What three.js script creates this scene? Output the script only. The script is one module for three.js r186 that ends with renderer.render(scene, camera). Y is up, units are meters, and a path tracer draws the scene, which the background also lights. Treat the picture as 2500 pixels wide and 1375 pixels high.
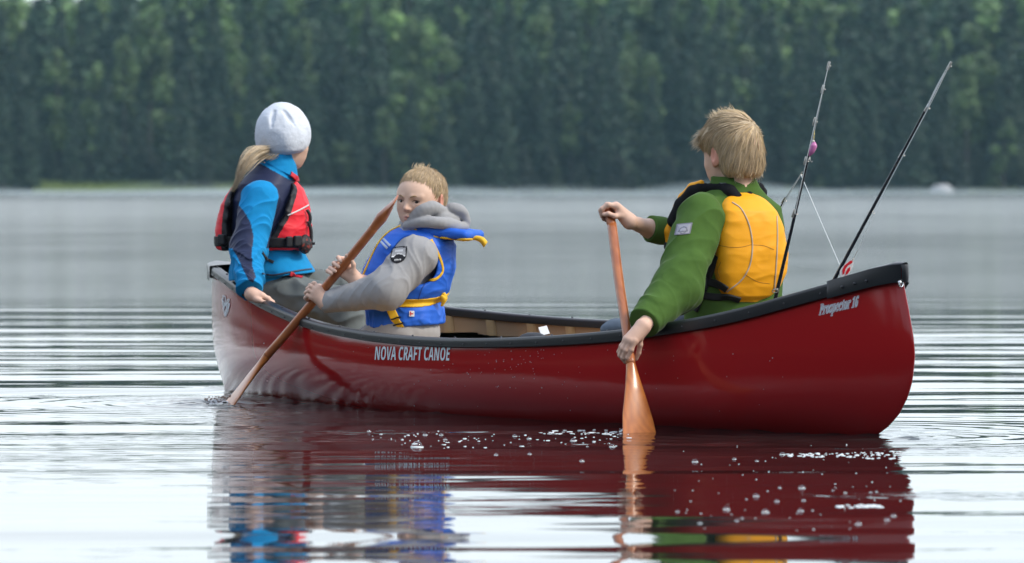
import * as THREE from 'three';
import { mergeGeometries } from 'three/addons/utils/BufferGeometryUtils.js';
import { ImprovedNoise } from 'three/addons/math/ImprovedNoise.js';
import { FontLoader } from 'three/addons/loaders/FontLoader.js';

// ---------------------------------------------------------------- camera, sky, sun, exposure
const W = 2500, HT = 1375, F = 14976, EYE = 0.74, HOR = 452;   // lens in photograph pixels, eye height in metres, row of the horizon
const scene = new THREE.Scene();
const camera = new THREE.PerspectiveCamera(2 * Math.atan(HT / 2 / F) * 180 / Math.PI, W / HT, 0.5, 3000);
camera.position.set(0, EYE, 0);
camera.setViewOffset(W, HT, 0, HT / 2 - HOR, W, HT);
camera.focus = 19.2;
camera.userData.fStop = camera.getFocalLength() / 26;   // a 26 mm wide aperture
camera.updateProjectionMatrix();

const SUN_DIR = new THREE.Vector3(0.68, 0.66, 0.22).normalize();
const perlin = new ImprovedNoise();
function makeSky() {
  const w = 512, h = 256, data = new Float32Array(w * h * 4);
  for (let j = 0; j < h; j++) {
    const e = ((j + 0.5) / h - 0.5) * Math.PI, up = Math.max(0, Math.sin(e));
    for (let i = 0; i < w; i++) {
      const az = (i + 0.5) / w * Math.PI * 2 - Math.PI;
      const dx = Math.cos(e) * Math.cos(az), dz = Math.cos(e) * Math.sin(az);
      const t = Math.pow(up, 0.55);
      let r = 1.33 + (0.46 - 1.33) * t, g = 1.43 + (0.65 - 1.43) * t, b = 1.44 + (1.0 - 1.44) * t;
      const k = 1 / (up + 0.25), n = perlin.noise(dx * k * 1.6, 3.1, dz * k * 1.6) + 0.5 * perlin.noise(dx * k * 3.7, 7.3, dz * k * 3.7);
      const c = Math.min(1, Math.max(0, n * 1.1 + 0.35)) * Math.min(1, up * 5);
      r += (1.12 - r) * c * 0.7; g += (1.14 - g) * c * 0.7; b += (1.18 - b) * c * 0.7;
      const s = Math.max(0, dx * SUN_DIR.x + Math.sin(e) * SUN_DIR.y + dz * SUN_DIR.z);
      const glow = 0.5 * Math.pow(s, 8);
      const o = (j * w + i) * 4;
      data[o] = r + glow; data[o + 1] = g + glow * 0.95; data[o + 2] = b + glow * 0.85; data[o + 3] = 1;
      if (e < 0) { data[o] = 0.25; data[o + 1] = 0.28; data[o + 2] = 0.28; }
    }
  }
  const t = new THREE.DataTexture(data, w, h, THREE.RGBAFormat, THREE.FloatType);
  t.mapping = THREE.EquirectangularReflectionMapping; t.magFilter = THREE.LinearFilter; t.minFilter = THREE.LinearFilter;
  t.needsUpdate = true;
  return t;
}
scene.background = makeSky();
scene.environment = scene.background;
const sun = new THREE.DirectionalLight(new THREE.Color(1, 0.93, 0.80), 2.4);
sun.position.copy(SUN_DIR).multiplyScalar(60).add(new THREE.Vector3(0, 0, -20));
sun.target.position.set(0, 0, -20); scene.add(sun, sun.target);
sun.castShadow = true; sun.shadow.radius = 26; sun.shadow.mapSize.set(2048, 2048);
Object.assign(sun.shadow.camera, { left: -8, right: 8, top: 8, bottom: -8, near: 1, far: 140 });
const renderer = new THREE.WebGLRenderer({ antialias: true });
renderer.setSize(1024, 563);
renderer.toneMapping = THREE.LinearToneMapping;
renderer.toneMappingExposure = 1.17;
renderer.shadowMap.enabled = true;
scene.fog = new THREE.FogExp2(new THREE.Color(0.42, 0.72, 0.86), 0.00012);

// ---------------------------------------------------------------- helpers
function rng(seed) { let s = seed >>> 0; return () => { s = (s + 0x6d2b79f5) >>> 0; let t = s; t = Math.imul(t ^ (t >>> 15), t | 1); t ^= t + Math.imul(t ^ (t >>> 7), t | 61); return ((t ^ (t >>> 14)) >>> 0) / 4294967296; }; }
const fbm = (x, y, z) => perlin.noise(x, y, z) + 0.5 * perlin.noise(x * 2.1 + 7, y * 2.1, z * 2.1);
const V3 = (x, y, z) => new THREE.Vector3(x, y, z);
const at = (px, py, d) => V3((px - W / 2) * d / F, EYE - (py - HOR) * d / F, -d);   // a pixel of the photograph at distance d, as a point in metres
const pxOf = (p) => [W / 2 + p.x * F / -p.z, HOR + (EYE - p.y) * F / -p.z];
const clamp = (x, a, b) => x < a ? a : x > b ? b : x;
const lerp = (a, b, t) => a + (b - a) * t;
const smooth = (a, b, x) => { const t = clamp((x - a) / (b - a), 0, 1); return t * t * (3 - 2 * t); };
const table = (pts) => (x) => { if (x <= pts[0][0]) return pts[0][1]; for (let i = 1; i < pts.length; i++) if (x <= pts[i][0]) { const [a, b] = pts[i - 1], [c, d] = pts[i]; return b + (d - b) * (x - a) / (c - a); } return pts[pts.length - 1][1]; };
const taken = new Map();
function numbered(name) { const n = taken.get(name) || 0; taken.set(name, n + 1); return n ? name + '_' + String(n).padStart(3, '0') : name; }
function tag(o, label, category, group, kind) { Object.assign(o.userData, { label }); if (category) o.userData.category = category; if (group) o.userData.group = group; if (kind) o.userData.kind = kind; return o; }
function thing(name, label, category, pos, group) { const o = new THREE.Group(); o.name = numbered(name); if (pos) o.position.copy(pos); scene.add(o); o.updateMatrixWorld(); return tag(o, label, category, group); }
function mesh(name, geo, mat, parent = scene) {   // geometry in world coordinates, moved into the parent's own
  const m = new THREE.Mesh(geo, mat); m.name = parent === scene ? numbered(name) : name; m.castShadow = m.receiveShadow = true;
  if (parent !== scene) { parent.updateWorldMatrix(true, false); geo.applyMatrix4(parent.matrixWorld.clone().invert()); }
  parent.add(m); return m;
}
const merge = (list) => mergeGeometries(list.map((g) => { const q = g.index ? g.toNonIndexed() : g; for (const k of Object.keys(q.attributes)) if (!['position', 'normal', 'color'].includes(k)) q.deleteAttribute(k); return q; }));
const std = (rgb, rough, more = {}) => new THREE.MeshPhysicalMaterial({ color: new THREE.Color(...rgb), roughness: rough, side: THREE.DoubleSide, ...more });
function gridGeo(rows, cols, f, closed = false) {   // f(i, j) -> Vector3
  const pos = [], idx = [];
  for (let i = 0; i < rows; i++) for (let j = 0; j < cols; j++) { const p = f(i, j); pos.push(p.x, p.y, p.z); }
  for (let i = 0; i + 1 < rows; i++) for (let j = 0; j + (closed ? 0 : 1) < cols; j++) { const k = (j + 1) % cols, a = i * cols + j, b = i * cols + k, c = a + cols, d = b + cols; idx.push(a, c, b, b, c, d); }
  const g = new THREE.BufferGeometry(); g.setAttribute('position', new THREE.Float32BufferAttribute(pos, 3)); g.setIndex(idx); g.computeVertexNormals(); return g;
}
// a tube through points with a radius at each, capped; flat squeezes it along `side`
function tube(points, radii, seg = 8, sub = 4, flat = null) {
  const curve = new THREE.CatmullRomCurve3(points, false, 'centripetal'), n = (points.length - 1) * sub + 1;
  const rad = (t) => { const x = t * (radii.length - 1), i = Math.min(radii.length - 2, Math.floor(x)); return lerp(radii[i], radii[i + 1], x - i); };
  let up = V3(0, 1, 0.13).normalize();
  const rings = [];
  for (let i = 0; i < n; i++) {
    const t = i / (n - 1), p = curve.getPoint(t), tan = curve.getTangent(t);
    up = up.clone().addScaledVector(tan, -up.dot(tan)).normalize(); const side = V3().crossVectors(tan, up);
    rings.push([p, up.clone(), side, rad(t), flat ? flat(t) : null]);
  }
  const f = (i, j) => { const cap = i === 0 || i === n + 1, [p, u, s, r, fl] = rings[clamp(i - 1, 0, n - 1)]; const a = j / seg * Math.PI * 2, k = cap ? 0.02 : 1;
    return fl ? p.clone().addScaledVector(fl.u, Math.cos(a) * fl.a * k).addScaledVector(fl.v, Math.sin(a) * fl.b * k) : p.clone().addScaledVector(u, Math.cos(a) * r * k).addScaledVector(s, Math.sin(a) * r * k); };
  return gridGeo(n + 2, seg, f, true);
}
function ball(p, r, a = 8, b = 6) { const g = new THREE.SphereGeometry(r, a, b); g.translate(p.x, p.y, p.z); return g; }
// ---------------------------------------------------------------- canoe geometry (used by the water, too)
const CEN = V3(0.0168, 0, -20.107), AX = V3(0.45653, 0, 0.88971), BX = V3(-0.88971, 0, 0.45653);   // centre, along towards the near end, across towards the camera's side
const stemR = table([[-0.085, 1.9], [-0.05, 2.12], [0, 2.306], [0.027, 2.374], [0.068, 2.442], [0.122, 2.493], [0.171, 2.519], [0.245, 2.533], [0.301, 2.523], [0.388, 2.493], [0.452, 2.468], [0.51, 2.461]]);
const stemL = table([[-0.085, 2.05], [-0.05, 2.2], [0, 2.306], [0.074, 2.356], [0.165, 2.399], [0.259, 2.411], [0.371, 2.413], [0.45, 2.409]]);
const sheerNear = table([[-2.41, 0.447], [-2.11, 0.441], [-1.808, 0.418], [-1.492, 0.380], [-1.196, 0.343], [-0.909, 0.309], [-0.742, 0.290], [-0.515, 0.272], [-0.179, 0.255], [0.125, 0.248], [0.407, 0.248], [0.664, 0.255], [0.9, 0.265], [1.118, 0.278], [1.359, 0.297], [1.687, 0.340], [1.855, 0.369], [2.165, 0.438], [2.44, 0.505]]);
const sheerFar = table([[-2.41, 0.447], [-2.1, 0.425], [-1.7, 0.365], [-1.26, 0.313], [-0.846, 0.296], [-0.45, 0.287], [-0.1, 0.285], [0.5, 0.283], [0.9, 0.288], [1.36, 0.315], [1.7, 0.352], [2.165, 0.440], [2.44, 0.505]]);
const beam = (u) => 0.447 * (1 - Math.pow(Math.min(1, Math.abs(u)), 2.3)) + 0.012 * Math.sqrt(Math.max(0, 1 - Math.abs(u) ** 24));
function sheer(u, side) { const l = u * 2.44, e = 0.08; const t = side > 0 ? sheerNear : sheerFar; return (t(l - e) + 2 * t(l) + t(l + e)) / 4 + (Math.abs(u) > 0.97 ? 0 : 0); }
function hullLocal(u, q, side, inset = 0) {   // u -1..1 along, q 0 keel .. 1 gunwale -> [along, up, across]
  const a = Math.abs(u), top = sheer(u, side), keel = -0.115 + 0.035 * a * a * a, y = lerp(keel + inset, top, q);
  const along = u * (u > 0 ? stemR(y) : stemL(y)) * (1 - inset * 0.3);
  const w = smooth(0.25, 0.8, a), q0 = lerp(0.78, 0.52, w), s = q < q0 ? Math.pow(1 - Math.pow(1 - Math.max(0, q) / q0, 2.3), lerp(0.5, 0.72, w)) : 1 - 0.022 * ((q - q0) / (1 - q0)) ** 2;   // full round bilge, sides upright with a little tumblehome
  return [along, y, side * Math.max(0, beam(u) * s - inset)];
}
const canoeAt = (l, y, c) => CEN.clone().addScaledVector(AX, l).addScaledVector(BX, c).setY(y);
const hullAt = (u, q, side, inset = 0) => canoeAt(...hullLocal(u, q, side, inset));
function hullNormal(u, q, side) { const e = 0.004, a = hullAt(u + e, q, side).sub(hullAt(u - e, q, side)), b = hullAt(u, Math.min(1, q + e), side).sub(hullAt(u, q - e, side)); const n = a.cross(b).normalize(); return n.dot(BX) * side < 0 ? n.negate() : n; }
const waterHalf = table(Array.from({ length: 61 }, (_, i) => { const u = -1 + i / 30, keel = -0.115 + 0.035 * Math.abs(u) ** 3, q = -keel / (sheer(u, 1) - keel); const l = hullLocal(u, q, 1); return [l[0], l[2]]; }));
function insideHull(x, z, margin) { const dx = x - CEN.x, dz = z - CEN.z, l = dx * AX.x + dz * AX.z, c = dx * BX.x + dz * BX.z; return Math.abs(l) < 2.306 - margin && Math.abs(c) < waterHalf(l) - margin; }
function hullFromPixel(px, py) {   // the point of the near side of the hull seen at a pixel: { u, q, p, n }
  let best = [1e9];
  for (let i = 0; i <= 80; i++) for (let j = 0; j <= 20; j++) { const u = -0.995 + 1.99 * i / 80, q = 0.2 + 0.8 * j / 20, [x, y] = pxOf(hullAt(u, q, 1)); const e = (x - px) ** 2 + (y - py) ** 2; if (e < best[0]) best = [e, u, q]; }
  let [, u, q] = best;
  for (let k = 0; k < 12; k++) {
    const [x, y] = pxOf(hullAt(u, q, 1)), e = 1e-3, [xu, yu] = pxOf(hullAt(u + e, q, 1)), [xq, yq] = pxOf(hullAt(u, q + e, 1));
    const a = (xu - x) / e, b = (xq - x) / e, c = (yu - y) / e, d = (yq - y) / e, det = a * d - b * c || 1e-9, rx = px - x, ry = py - y;
    u = clamp(u + 0.8 * (rx * d - b * ry) / det, -1, 1); q = clamp(q + 0.8 * (a * ry - c * rx) / det, 0.02, 1.02);
  }
  return { u, q, p: hullAt(u, q, 1), n: hullNormal(u, Math.min(q, 0.99), 1) };
}
// ---------------------------------------------------------------- water
const WAVES = [];
{ const r = rng(11);
  for (let i = 0; i < 12; i++) { const lam = 0.34 * Math.pow(5.2, i / 11), th = (r() - 0.5) * 0.34, k = 2 * Math.PI / lam; WAVES.push([k * Math.sin(th), k * Math.cos(th), r() * 6.28, (0.0036 + 0.0022 * r()) * (lam > 0.55 ? 1.2 : 0.8) / k, r() * 40]); }
  for (let i = 0; i < 8; i++) { const lam = 0.10 + 0.14 * i / 7, th = (r() - 0.5) * 1.7, k = 2 * Math.PI / lam; WAVES.push([k * Math.sin(th), k * Math.cos(th), r() * 6.28, 0.0024 / k, 60 + r() * 40]); } }
const FINE = []; { const r = rng(29); for (let i = 0; i < 9; i++) { const lam = 0.045 + 0.09 * i / 8, th = (r() - 0.5) * 1.5, k = 2 * Math.PI / lam; FINE.push([k * Math.sin(th), k * Math.cos(th), r() * 6.28, 0.0042 / k]); } }
const RINGS = [[0.86, -18.30, 0.0050, 0.16, 0.55], [-0.96, -20.75, 0.0060, 0.15, 0.6], [1.06, -17.95, 0.0022, 0.12, 0.5]];   // x, z, height, wavelength, reach: rings round the two blades and the near end
const PATCHES = [[-0.15, -18.35, 0.55, 0.16, 0.0016], [0.45, -17.5, 0.45, 0.12, 0.0016], [-0.72, -20.1, 0.34, 0.45, 0.0016], [-1.02, -20.72, 0.10, 0.22, 0.006], [1.0, -17.15, 0.32, 0.07, 0.0030], [-0.8, -19.2, 0.5, 0.25, 0.0007], [-1.0, -17.9, 0.7, 0.25, 0.0006], [1.35, -17.0, 0.3, 0.25, 0.0007], [1.0, -14.6, 0.3, 0.15, 0.0012]];
function waterHeight(x, z) {
  const d = -z;
  let h = 0;
  const calm = 0.50 + 0.62 * smooth(18.5, 22, d) + 0.55 * Math.exp(-(((x - 0.1) / 0.75) ** 2) - ((d - 15.6) / 1.5) ** 2);
  for (const [kx, kz, ph, A, o] of WAVES) {
    const env = 0.75 + 0.9 * perlin.noise(x * 0.35 + o, z * 0.16 + o, o);
    h += A * env * Math.sin(kx * x + kz * z + ph + 1.6 * perlin.noise(x * 0.5 + o, z * 0.25, 1.7));
  }
  h *= calm * (1 - 0.80 * smooth(28, 42, d));
  if (d < 21) { const e = clamp(0.15 + 1.3 * fbm(x * 1.1, z * 0.55, 4.4), 0, 1.2) * (1 - smooth(19.5, 21, d)); if (e > 0) for (const [kx, kz, ph, A] of FINE) h += A * e * Math.sin(kx * x + kz * z + ph + 2 * perlin.noise(x * 2, z * 1.2, ph)); }
  for (const [rx, rz, A, lam, reach] of RINGS) { const r = Math.hypot(x - rx, z - rz); if (r < reach * 4) h += A * Math.exp(-r / reach * 1.6) * Math.cos(r / lam * 6.283) * smooth(0, 0.06, r); }
  for (const [pxx, pz, sx, sz, A] of PATCHES) { const e = ((x - pxx) / sx) ** 2 + ((z - pz) / sz) ** 2; if (e < 5) h += A * Math.exp(-e) * 2.2 * (perlin.noise(x * 9, z * 17, 2) + 0.6 * perlin.noise(x * 23, z * 37, 5)); }
  // the lip of water pushed along the hull
  const dx = x - CEN.x, dz = z - CEN.z, l = dx * AX.x + dz * AX.z, c = Math.abs(dx * BX.x + dz * BX.z);
  if (Math.abs(l) < 2.5 && c < 0.7) { const g = c - waterHalf(clamp(l, -2.3, 2.3)); if (g > -0.06) h += Math.exp(-Math.max(0, g) / 0.035) * (0.006 + 0.012 * perlin.noise(l * 2.3, 4.2, 0) + 0.006 * perlin.noise(l * 7, 1.2, 0)); }
  return h;
}
function waterZone(x0, x1, dx, d0, d1, dd, wavy) {
  const nx = Math.round((x1 - x0) / dx), nd = Math.round((d1 - d0) / dd), P = [], N = [], UV = [], I = [];
  for (let j = 0; j <= nd; j++) for (let i = 0; i <= nx; i++) {
    const x = lerp(x0, x1, i / nx), z = -lerp(d0, d1, j / nd); let y = 0, gx = 0, gz = 0;
    if (wavy) { const fade = smooth(0, 0.4, Math.min(x - x0, x1 - x, 3)) , e = 0.01; y = waterHeight(x, z) * fade; gx = (waterHeight(x + e, z) * fade - y) / e; gz = (waterHeight(x, z + e) * fade - y) / e; }
    P.push(x, y, z); const m = Math.hypot(gx, 1, gz); N.push(-gx / m, 1 / m, -gz / m); UV.push(x / 240 + 0.5, -z / 240);
  }
  for (let j = 0; j < nd; j++) for (let i = 0; i < nx; i++) {
    const a = j * (nx + 1) + i, b = a + 1, c = a + nx + 1, e = c + 1, cx = (P[a * 3] + P[e * 3]) / 2, cz = (P[a * 3 + 2] + P[e * 3 + 2]) / 2;
    if (wavy && insideHull(cx, cz, 0.05)) continue;
    I.push(a, b, c, b, e, c);
  }
  const g = new THREE.BufferGeometry(); g.setAttribute('position', new THREE.Float32BufferAttribute(P, 3)); g.setAttribute('normal', new THREE.Float32BufferAttribute(N, 3)); g.setAttribute('uv', new THREE.Float32BufferAttribute(UV, 2)); g.setIndex(I); return g;
}
function roughTexture() {   // cat's paws: where fine wind ripple dulls the far water
  const n = 512, data = new Uint8Array(n * n * 4);
  for (let j = 0; j < n; j++) for (let i = 0; i < n; i++) {
    const d = (j + 0.5) / n * 240, x = ((i + 0.5) / n - 0.5) * 240;
    const n1 = perlin.noise(x * 0.09, d * 0.05, 3), n2 = perlin.noise(x * 0.35, d * 0.16, 9);
    let r = 0.035 + 0.070 * smooth(26, 44, d + 5 * n1) + 0.035 * smooth(60, 230, d) + 0.010 * smooth(30, 60, d) * n2 + 0.012 * n1 * smooth(40, 120, d);
    const o = (j * n + i) * 4; data[o] = data[o + 1] = data[o + 2] = clamp(r, 0.03, 1) * 255; data[o + 3] = 255;
  }
  const t = new THREE.DataTexture(data, n, n); t.magFilter = t.minFilter = THREE.LinearFilter; t.needsUpdate = true; return t;
}
const waterMat = new THREE.MeshPhysicalMaterial({ color: new THREE.Color(0.012, 0.017, 0.016), roughness: 1, roughnessMap: roughTexture(), ior: 1.333, side: THREE.DoubleSide });
{
  const zones = [waterZone(-2.4, 2.4, 0.028, 11, 20, 0.0125, true), waterZone(-2.4, 2.4, 0.04, 20, 26, 0.022, true), waterZone(-6.4, 6.4, 0.14, 26, 66, 0.07, true)];
  const flat = (x0, x1, d0, d1) => zones.push(waterZone(x0, x1, (x1 - x0) / 2, d0, d1, (d1 - d0) / 4, false));
  flat(-60, -2.4, 11, 26); flat(2.4, 60, 11, 26); flat(-60, -6.4, 26, 66); flat(6.4, 60, 26, 66);
  flat(-60, 60, -45, 11); flat(-60, 60, 66, 200); flat(-420, -60, -45, 200); flat(60, 420, -45, 200); flat(-420, 420, 200, 640);
  const m = mesh('lake_water', mergeGeometries(zones), waterMat); tag(m, 'calm grey lake water with fine ripples around the canoe', null, null, 'structure'); m.castShadow = false;
}
// ---------------------------------------------------------------- far shore, near shore, forest
const SHORE = 600;
const shoreAt = (az) => { const a = Math.abs(az); return 0; };
const farGround = (x, d) => { const t = d - SHORE - 4 * perlin.noise(x * 0.03, 0, 5); return -0.6 + (t > 0 ? 0.8 * smooth(0, 6, t) + Math.max(0, t - 4) * 0.10 : 0); };
{
  const g = gridGeo(30, 90, (i, j) => { const x = -420 + 840 * j / 89, d = SHORE - 8 + 190 * (i / 29) ** 1.6; return V3(x, farGround(x, d), -d); });
  const m = mesh('far_shore', g, std([0.05, 0.07, 0.03], 1)); tag(m, 'low wooded bank across the lake', null, null, 'structure');
}
// the bank that carries on round the left of the lake and behind the camera (the hull mirrors its dark trees)
const bankR = (a) => table([[20, 560], [35, 300], [55, 130], [75, 80], [100, 62], [140, 48], [190, 42], [225, 60]])(a);
{
  const g = gridGeo(8, 70, (i, j) => { const a = 20 + 205 * j / 69, r = bankR(a) + 70 * i / 7, t = a * Math.PI / 180; return V3(-Math.sin(t) * r, -0.6 + Math.min(1, i) * 0.9 + i * 1.3, -Math.cos(t) * r); });
  const m = mesh('near_bank', g, std([0.05, 0.06, 0.03], 1)); tag(m, 'wooded bank curving round the near side of the lake', null, null, 'structure');
}
function crownGeo(kind, seed) {   // many small leaf clumps through the crown's volume; height 1
  const r = rng(seed), P = [], N = [], C = [];
  const n = kind === 'spruce' ? 1500 : kind === 'pine' ? 1300 : 1600, blobs = [];
  if (kind !== 'spruce') for (let i = 0; i < (kind === 'pine' ? 16 : 20); i++) { const y = kind === 'pine' ? 0.42 + 0.55 * r() : 0.22 + 0.72 * r(), w = kind === 'pine' ? 0.12 * (1.25 - y) + 0.03 : 0.14 * Math.sin(Math.PI * clamp((y - 0.1) / 0.95, 0, 1)) + 0.02, a = r() * 6.283; blobs.push([Math.cos(a) * w * r() ** 0.5, y, Math.sin(a) * w * r() ** 0.5, 0.034 + 0.034 * r(), 0.7 + 0.6 * r()]); }
  for (let i = 0; i < n; i++) {
    let x, y, z, sz, tone;
    if (kind === 'spruce') {
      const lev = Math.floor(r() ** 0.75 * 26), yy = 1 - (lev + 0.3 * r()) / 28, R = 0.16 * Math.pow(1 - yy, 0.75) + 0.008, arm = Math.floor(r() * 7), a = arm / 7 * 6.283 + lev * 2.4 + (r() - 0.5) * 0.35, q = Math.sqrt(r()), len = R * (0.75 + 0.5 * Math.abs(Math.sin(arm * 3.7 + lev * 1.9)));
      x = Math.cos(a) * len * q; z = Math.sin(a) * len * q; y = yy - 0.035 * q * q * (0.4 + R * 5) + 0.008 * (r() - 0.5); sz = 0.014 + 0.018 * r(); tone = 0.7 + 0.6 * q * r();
      if (y < 0.06) continue;
    } else { const b = blobs[Math.floor(r() * blobs.length)], u = r() * 2 - 1, a = r() * 6.283, q = Math.cbrt(r()), s = Math.sqrt(1 - u * u); x = b[0] + Math.cos(a) * s * b[3] * q; y = b[1] + u * b[3] * q * 1.25; z = b[2] + Math.sin(a) * s * b[3] * q; sz = 0.012 + 0.016 * r(); tone = b[4] * (0.7 + 0.6 * r()); }
    const nx = r() - 0.5, ny = r() * 0.9 + 0.1, nz = r() - 0.5, n0 = V3(nx, ny, nz).normalize(), t1 = V3(r() - 0.5, r() - 0.5, r() - 0.5).cross(n0).normalize(), t2 = V3().crossVectors(n0, t1), w2 = sz * (0.5 + 0.5 * r());
    const p = V3(x, y, z), q4 = [p.clone().addScaledVector(t1, sz), p.clone().addScaledVector(t2, w2), p.clone().addScaledVector(t1, -sz), p.clone().addScaledVector(t2, -w2)];
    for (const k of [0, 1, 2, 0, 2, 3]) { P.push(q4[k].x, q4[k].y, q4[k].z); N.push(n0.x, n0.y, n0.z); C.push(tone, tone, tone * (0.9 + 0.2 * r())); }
  }
  const g = new THREE.BufferGeometry(); g.setAttribute('position', new THREE.Float32BufferAttribute(P, 3)); g.setAttribute('normal', new THREE.Float32BufferAttribute(N, 3)); g.setAttribute('color', new THREE.Float32BufferAttribute(C, 3)); return g;
}
const leafMat = (rgb) => new THREE.MeshPhysicalMaterial({ color: new THREE.Color(...rgb), roughness: 0.9, vertexColors: true, side: THREE.DoubleSide, transmission: 0.3, thickness: 0 });
const crownMats = { spruce: leafMat([0.036, 0.080, 0.042]), pine: leafMat([0.100, 0.165, 0.052]), leafy: leafMat([0.115, 0.190, 0.058]) }, trunkMat = std([0.06, 0.05, 0.048], 0.95);
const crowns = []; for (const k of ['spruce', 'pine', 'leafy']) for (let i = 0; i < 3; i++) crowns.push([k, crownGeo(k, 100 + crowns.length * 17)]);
const trunkGeo = (() => { const g = new THREE.CylinderGeometry(0.002, 0.0125, 0.97, 7, 3); g.translate(0, 0.485, 0); return g; })();
const treeLabels = { spruce: 'narrow dark spruce in the forest wall across the lake', pine: 'tall open-crowned pine in the forest wall across the lake', leafy: 'bushy light green broadleaf tree in the forest wall across the lake' };
{
  const r = rng(77), protos = crowns.map(([k, g]) => {
    const o = thing(k === 'leafy' ? 'broadleaf_tree' : k + '_tree', treeLabels[k], 'tree', null, k === 'leafy' ? 'broadleaf trees along the far shore' : k + ' trees along the far shore');
    const c = new THREE.Mesh(g, crownMats[k]), t = new THREE.Mesh(trunkGeo, trunkMat); c.name = 'crown'; t.name = 'trunk'; c.castShadow = t.castShadow = c.receiveShadow = t.receiveShadow = true; o.add(c, t); return { o, k, used: false };
  });
  let row = 0;
  for (const [d0, step, hMin, hMax] of [[606, 3.6, 8, 14], [613, 3.2, 12, 17.5], [622, 3.4, 14.5, 19]]) {
    for (let x = -58 + row * 1.7; x < 58; x += step * (0.7 + 0.6 * r())) {
      const want = r() < 0.74 ? 'spruce' : r() < 0.6 ? 'pine' : 'leafy', pick = protos.filter((p) => p.k === want)[Math.floor(r() * 3)];
      let o = pick.o; if (pick.used) { o = pick.o.clone(); o.name = numbered(pick.o.name); scene.add(o); } pick.used = true;
      const d = d0 + 6 * (r() - 0.5), h = lerp(hMin, hMax, r()) * (want === 'leafy' ? 0.85 : 1), w = h * (0.72 + 0.4 * r()) * (want === 'leafy' ? 1.1 : 1);
      o.position.set(x, farGround(x, d) - 0.1, -d); o.scale.set(w, h, w); o.rotation.y = r() * 6.28;
    }
    row++;
  }
  for (const p of protos) if (!p.used) scene.remove(p.o);
  // the wood behind, and the wood round the left and near side: one mass
  const wood = thing('forest', 'dense wood behind the front trees and round the lake', null, null); wood.userData.kind = 'stuff';
  const spots = crowns.map(() => []), M = new THREE.Matrix4(), q = new THREE.Quaternion(), up = V3(0, 1, 0), tones = crowns.map(() => []);
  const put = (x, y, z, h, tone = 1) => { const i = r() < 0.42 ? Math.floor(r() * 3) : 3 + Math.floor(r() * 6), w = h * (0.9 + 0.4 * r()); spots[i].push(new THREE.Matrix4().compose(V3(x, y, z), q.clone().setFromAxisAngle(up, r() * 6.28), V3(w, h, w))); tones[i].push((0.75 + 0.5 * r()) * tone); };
  for (let d = 634; d < 700; d += 7) for (let x = -90; x < 90; x += 4.3) { const X = x + 4 * r(), D = d + 5 * r(), y = farGround(X, D), top = 20.9 + 1.9 * smooth(-48, -40, X) + (D - 634) * 0.022 + 1.2 * perlin.noise(X * 0.06, D * 0.02, 1) + 1.6 * (r() - 0.7); put(X, y - 0.2, -D, clamp(top * D / 640 - y, 6, 24), 1.45); }  // back rows: crown colour lightened throughout, painting in the sunlight on the treetops
  for (let x = -62; x < 62; x += 1.5) for (const d0 of [603.5, 607, 611, 617, 624]) { const X = x + 1.6 * r(), D = d0 + 3 * r(); if (X > -46 && X < -31 && d0 < 606) continue; const i = [0, 1, 2, 0, 1, 2, 7, 8][Math.floor(r() * 8)], h = 1.6 + 3.4 * r(), w = h * (1.5 + 0.8 * r()); spots[i].push(new THREE.Matrix4().compose(V3(X, farGround(X, D) - 0.25, -D), q.clone().setFromAxisAngle(up, r() * 6.28), V3(w, h, w))); tones[i].push(0.55 + 0.45 * r()); }
  for (let row2 = 0; row2 < 4; row2++) for (let x = -420; x < 420; x += 6) if (Math.abs(x) > 88 || false) { const X = x + 5 * r(), D = 606 + row2 * 9 + 6 * r(); put(X, farGround(X, D), -D, 15 + 5 * r()); }
  for (let a = 21; a < 225; ) { const rr = bankR(a); a += 57 * 2.6 / rr; for (let k = 0; k < 4; k++) { const R = rr + 3 + k * 6 + 5 * r(), t = (a + r()) * Math.PI / 180; put(-Math.sin(t) * R, -0.2 + Math.min(1, (R - rr) / 10) + (R - rr) * 0.13, -Math.cos(t) * R, 13 + 7 * r()); } }
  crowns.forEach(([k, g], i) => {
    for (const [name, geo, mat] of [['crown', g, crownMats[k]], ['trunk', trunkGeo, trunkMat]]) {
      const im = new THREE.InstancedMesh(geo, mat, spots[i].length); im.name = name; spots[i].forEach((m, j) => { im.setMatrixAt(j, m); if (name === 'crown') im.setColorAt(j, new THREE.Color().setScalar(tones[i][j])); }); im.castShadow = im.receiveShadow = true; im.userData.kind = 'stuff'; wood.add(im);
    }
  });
  // reeds and low growth along the waterline
  const P = [], blade = (x, z, h, w) => { const a = r() * 3.14, dx = Math.cos(a) * w, dz = Math.sin(a) * w, y = farGround(x, -z); P.push(x - dx, y, z - dz, x + dx, y, z + dz, x + (r() - 0.5) * 0.4, y + h, z); };
  for (let i = 0; i < 9000; i++) { const left = r() < 0.93, x = left ? -47 + 16 * r() * (0.5 + r()) : -70 + 140 * r(), d = SHORE + 1.5 + 9 * r() * r(); blade(x, -d, left ? 0.35 + 0.55 * r() : 0.3 + 0.3 * r(), 0.08 + 0.1 * r()); }
  const g = new THREE.BufferGeometry(); g.setAttribute('position', new THREE.Float32BufferAttribute(P, 3)); g.computeVertexNormals();
  tag(mesh('shore_grass', g, std([0.20, 0.26, 0.075], 0.9)), 'pale green grass along the far waterline', null, null, 'stuff');
}
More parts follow.
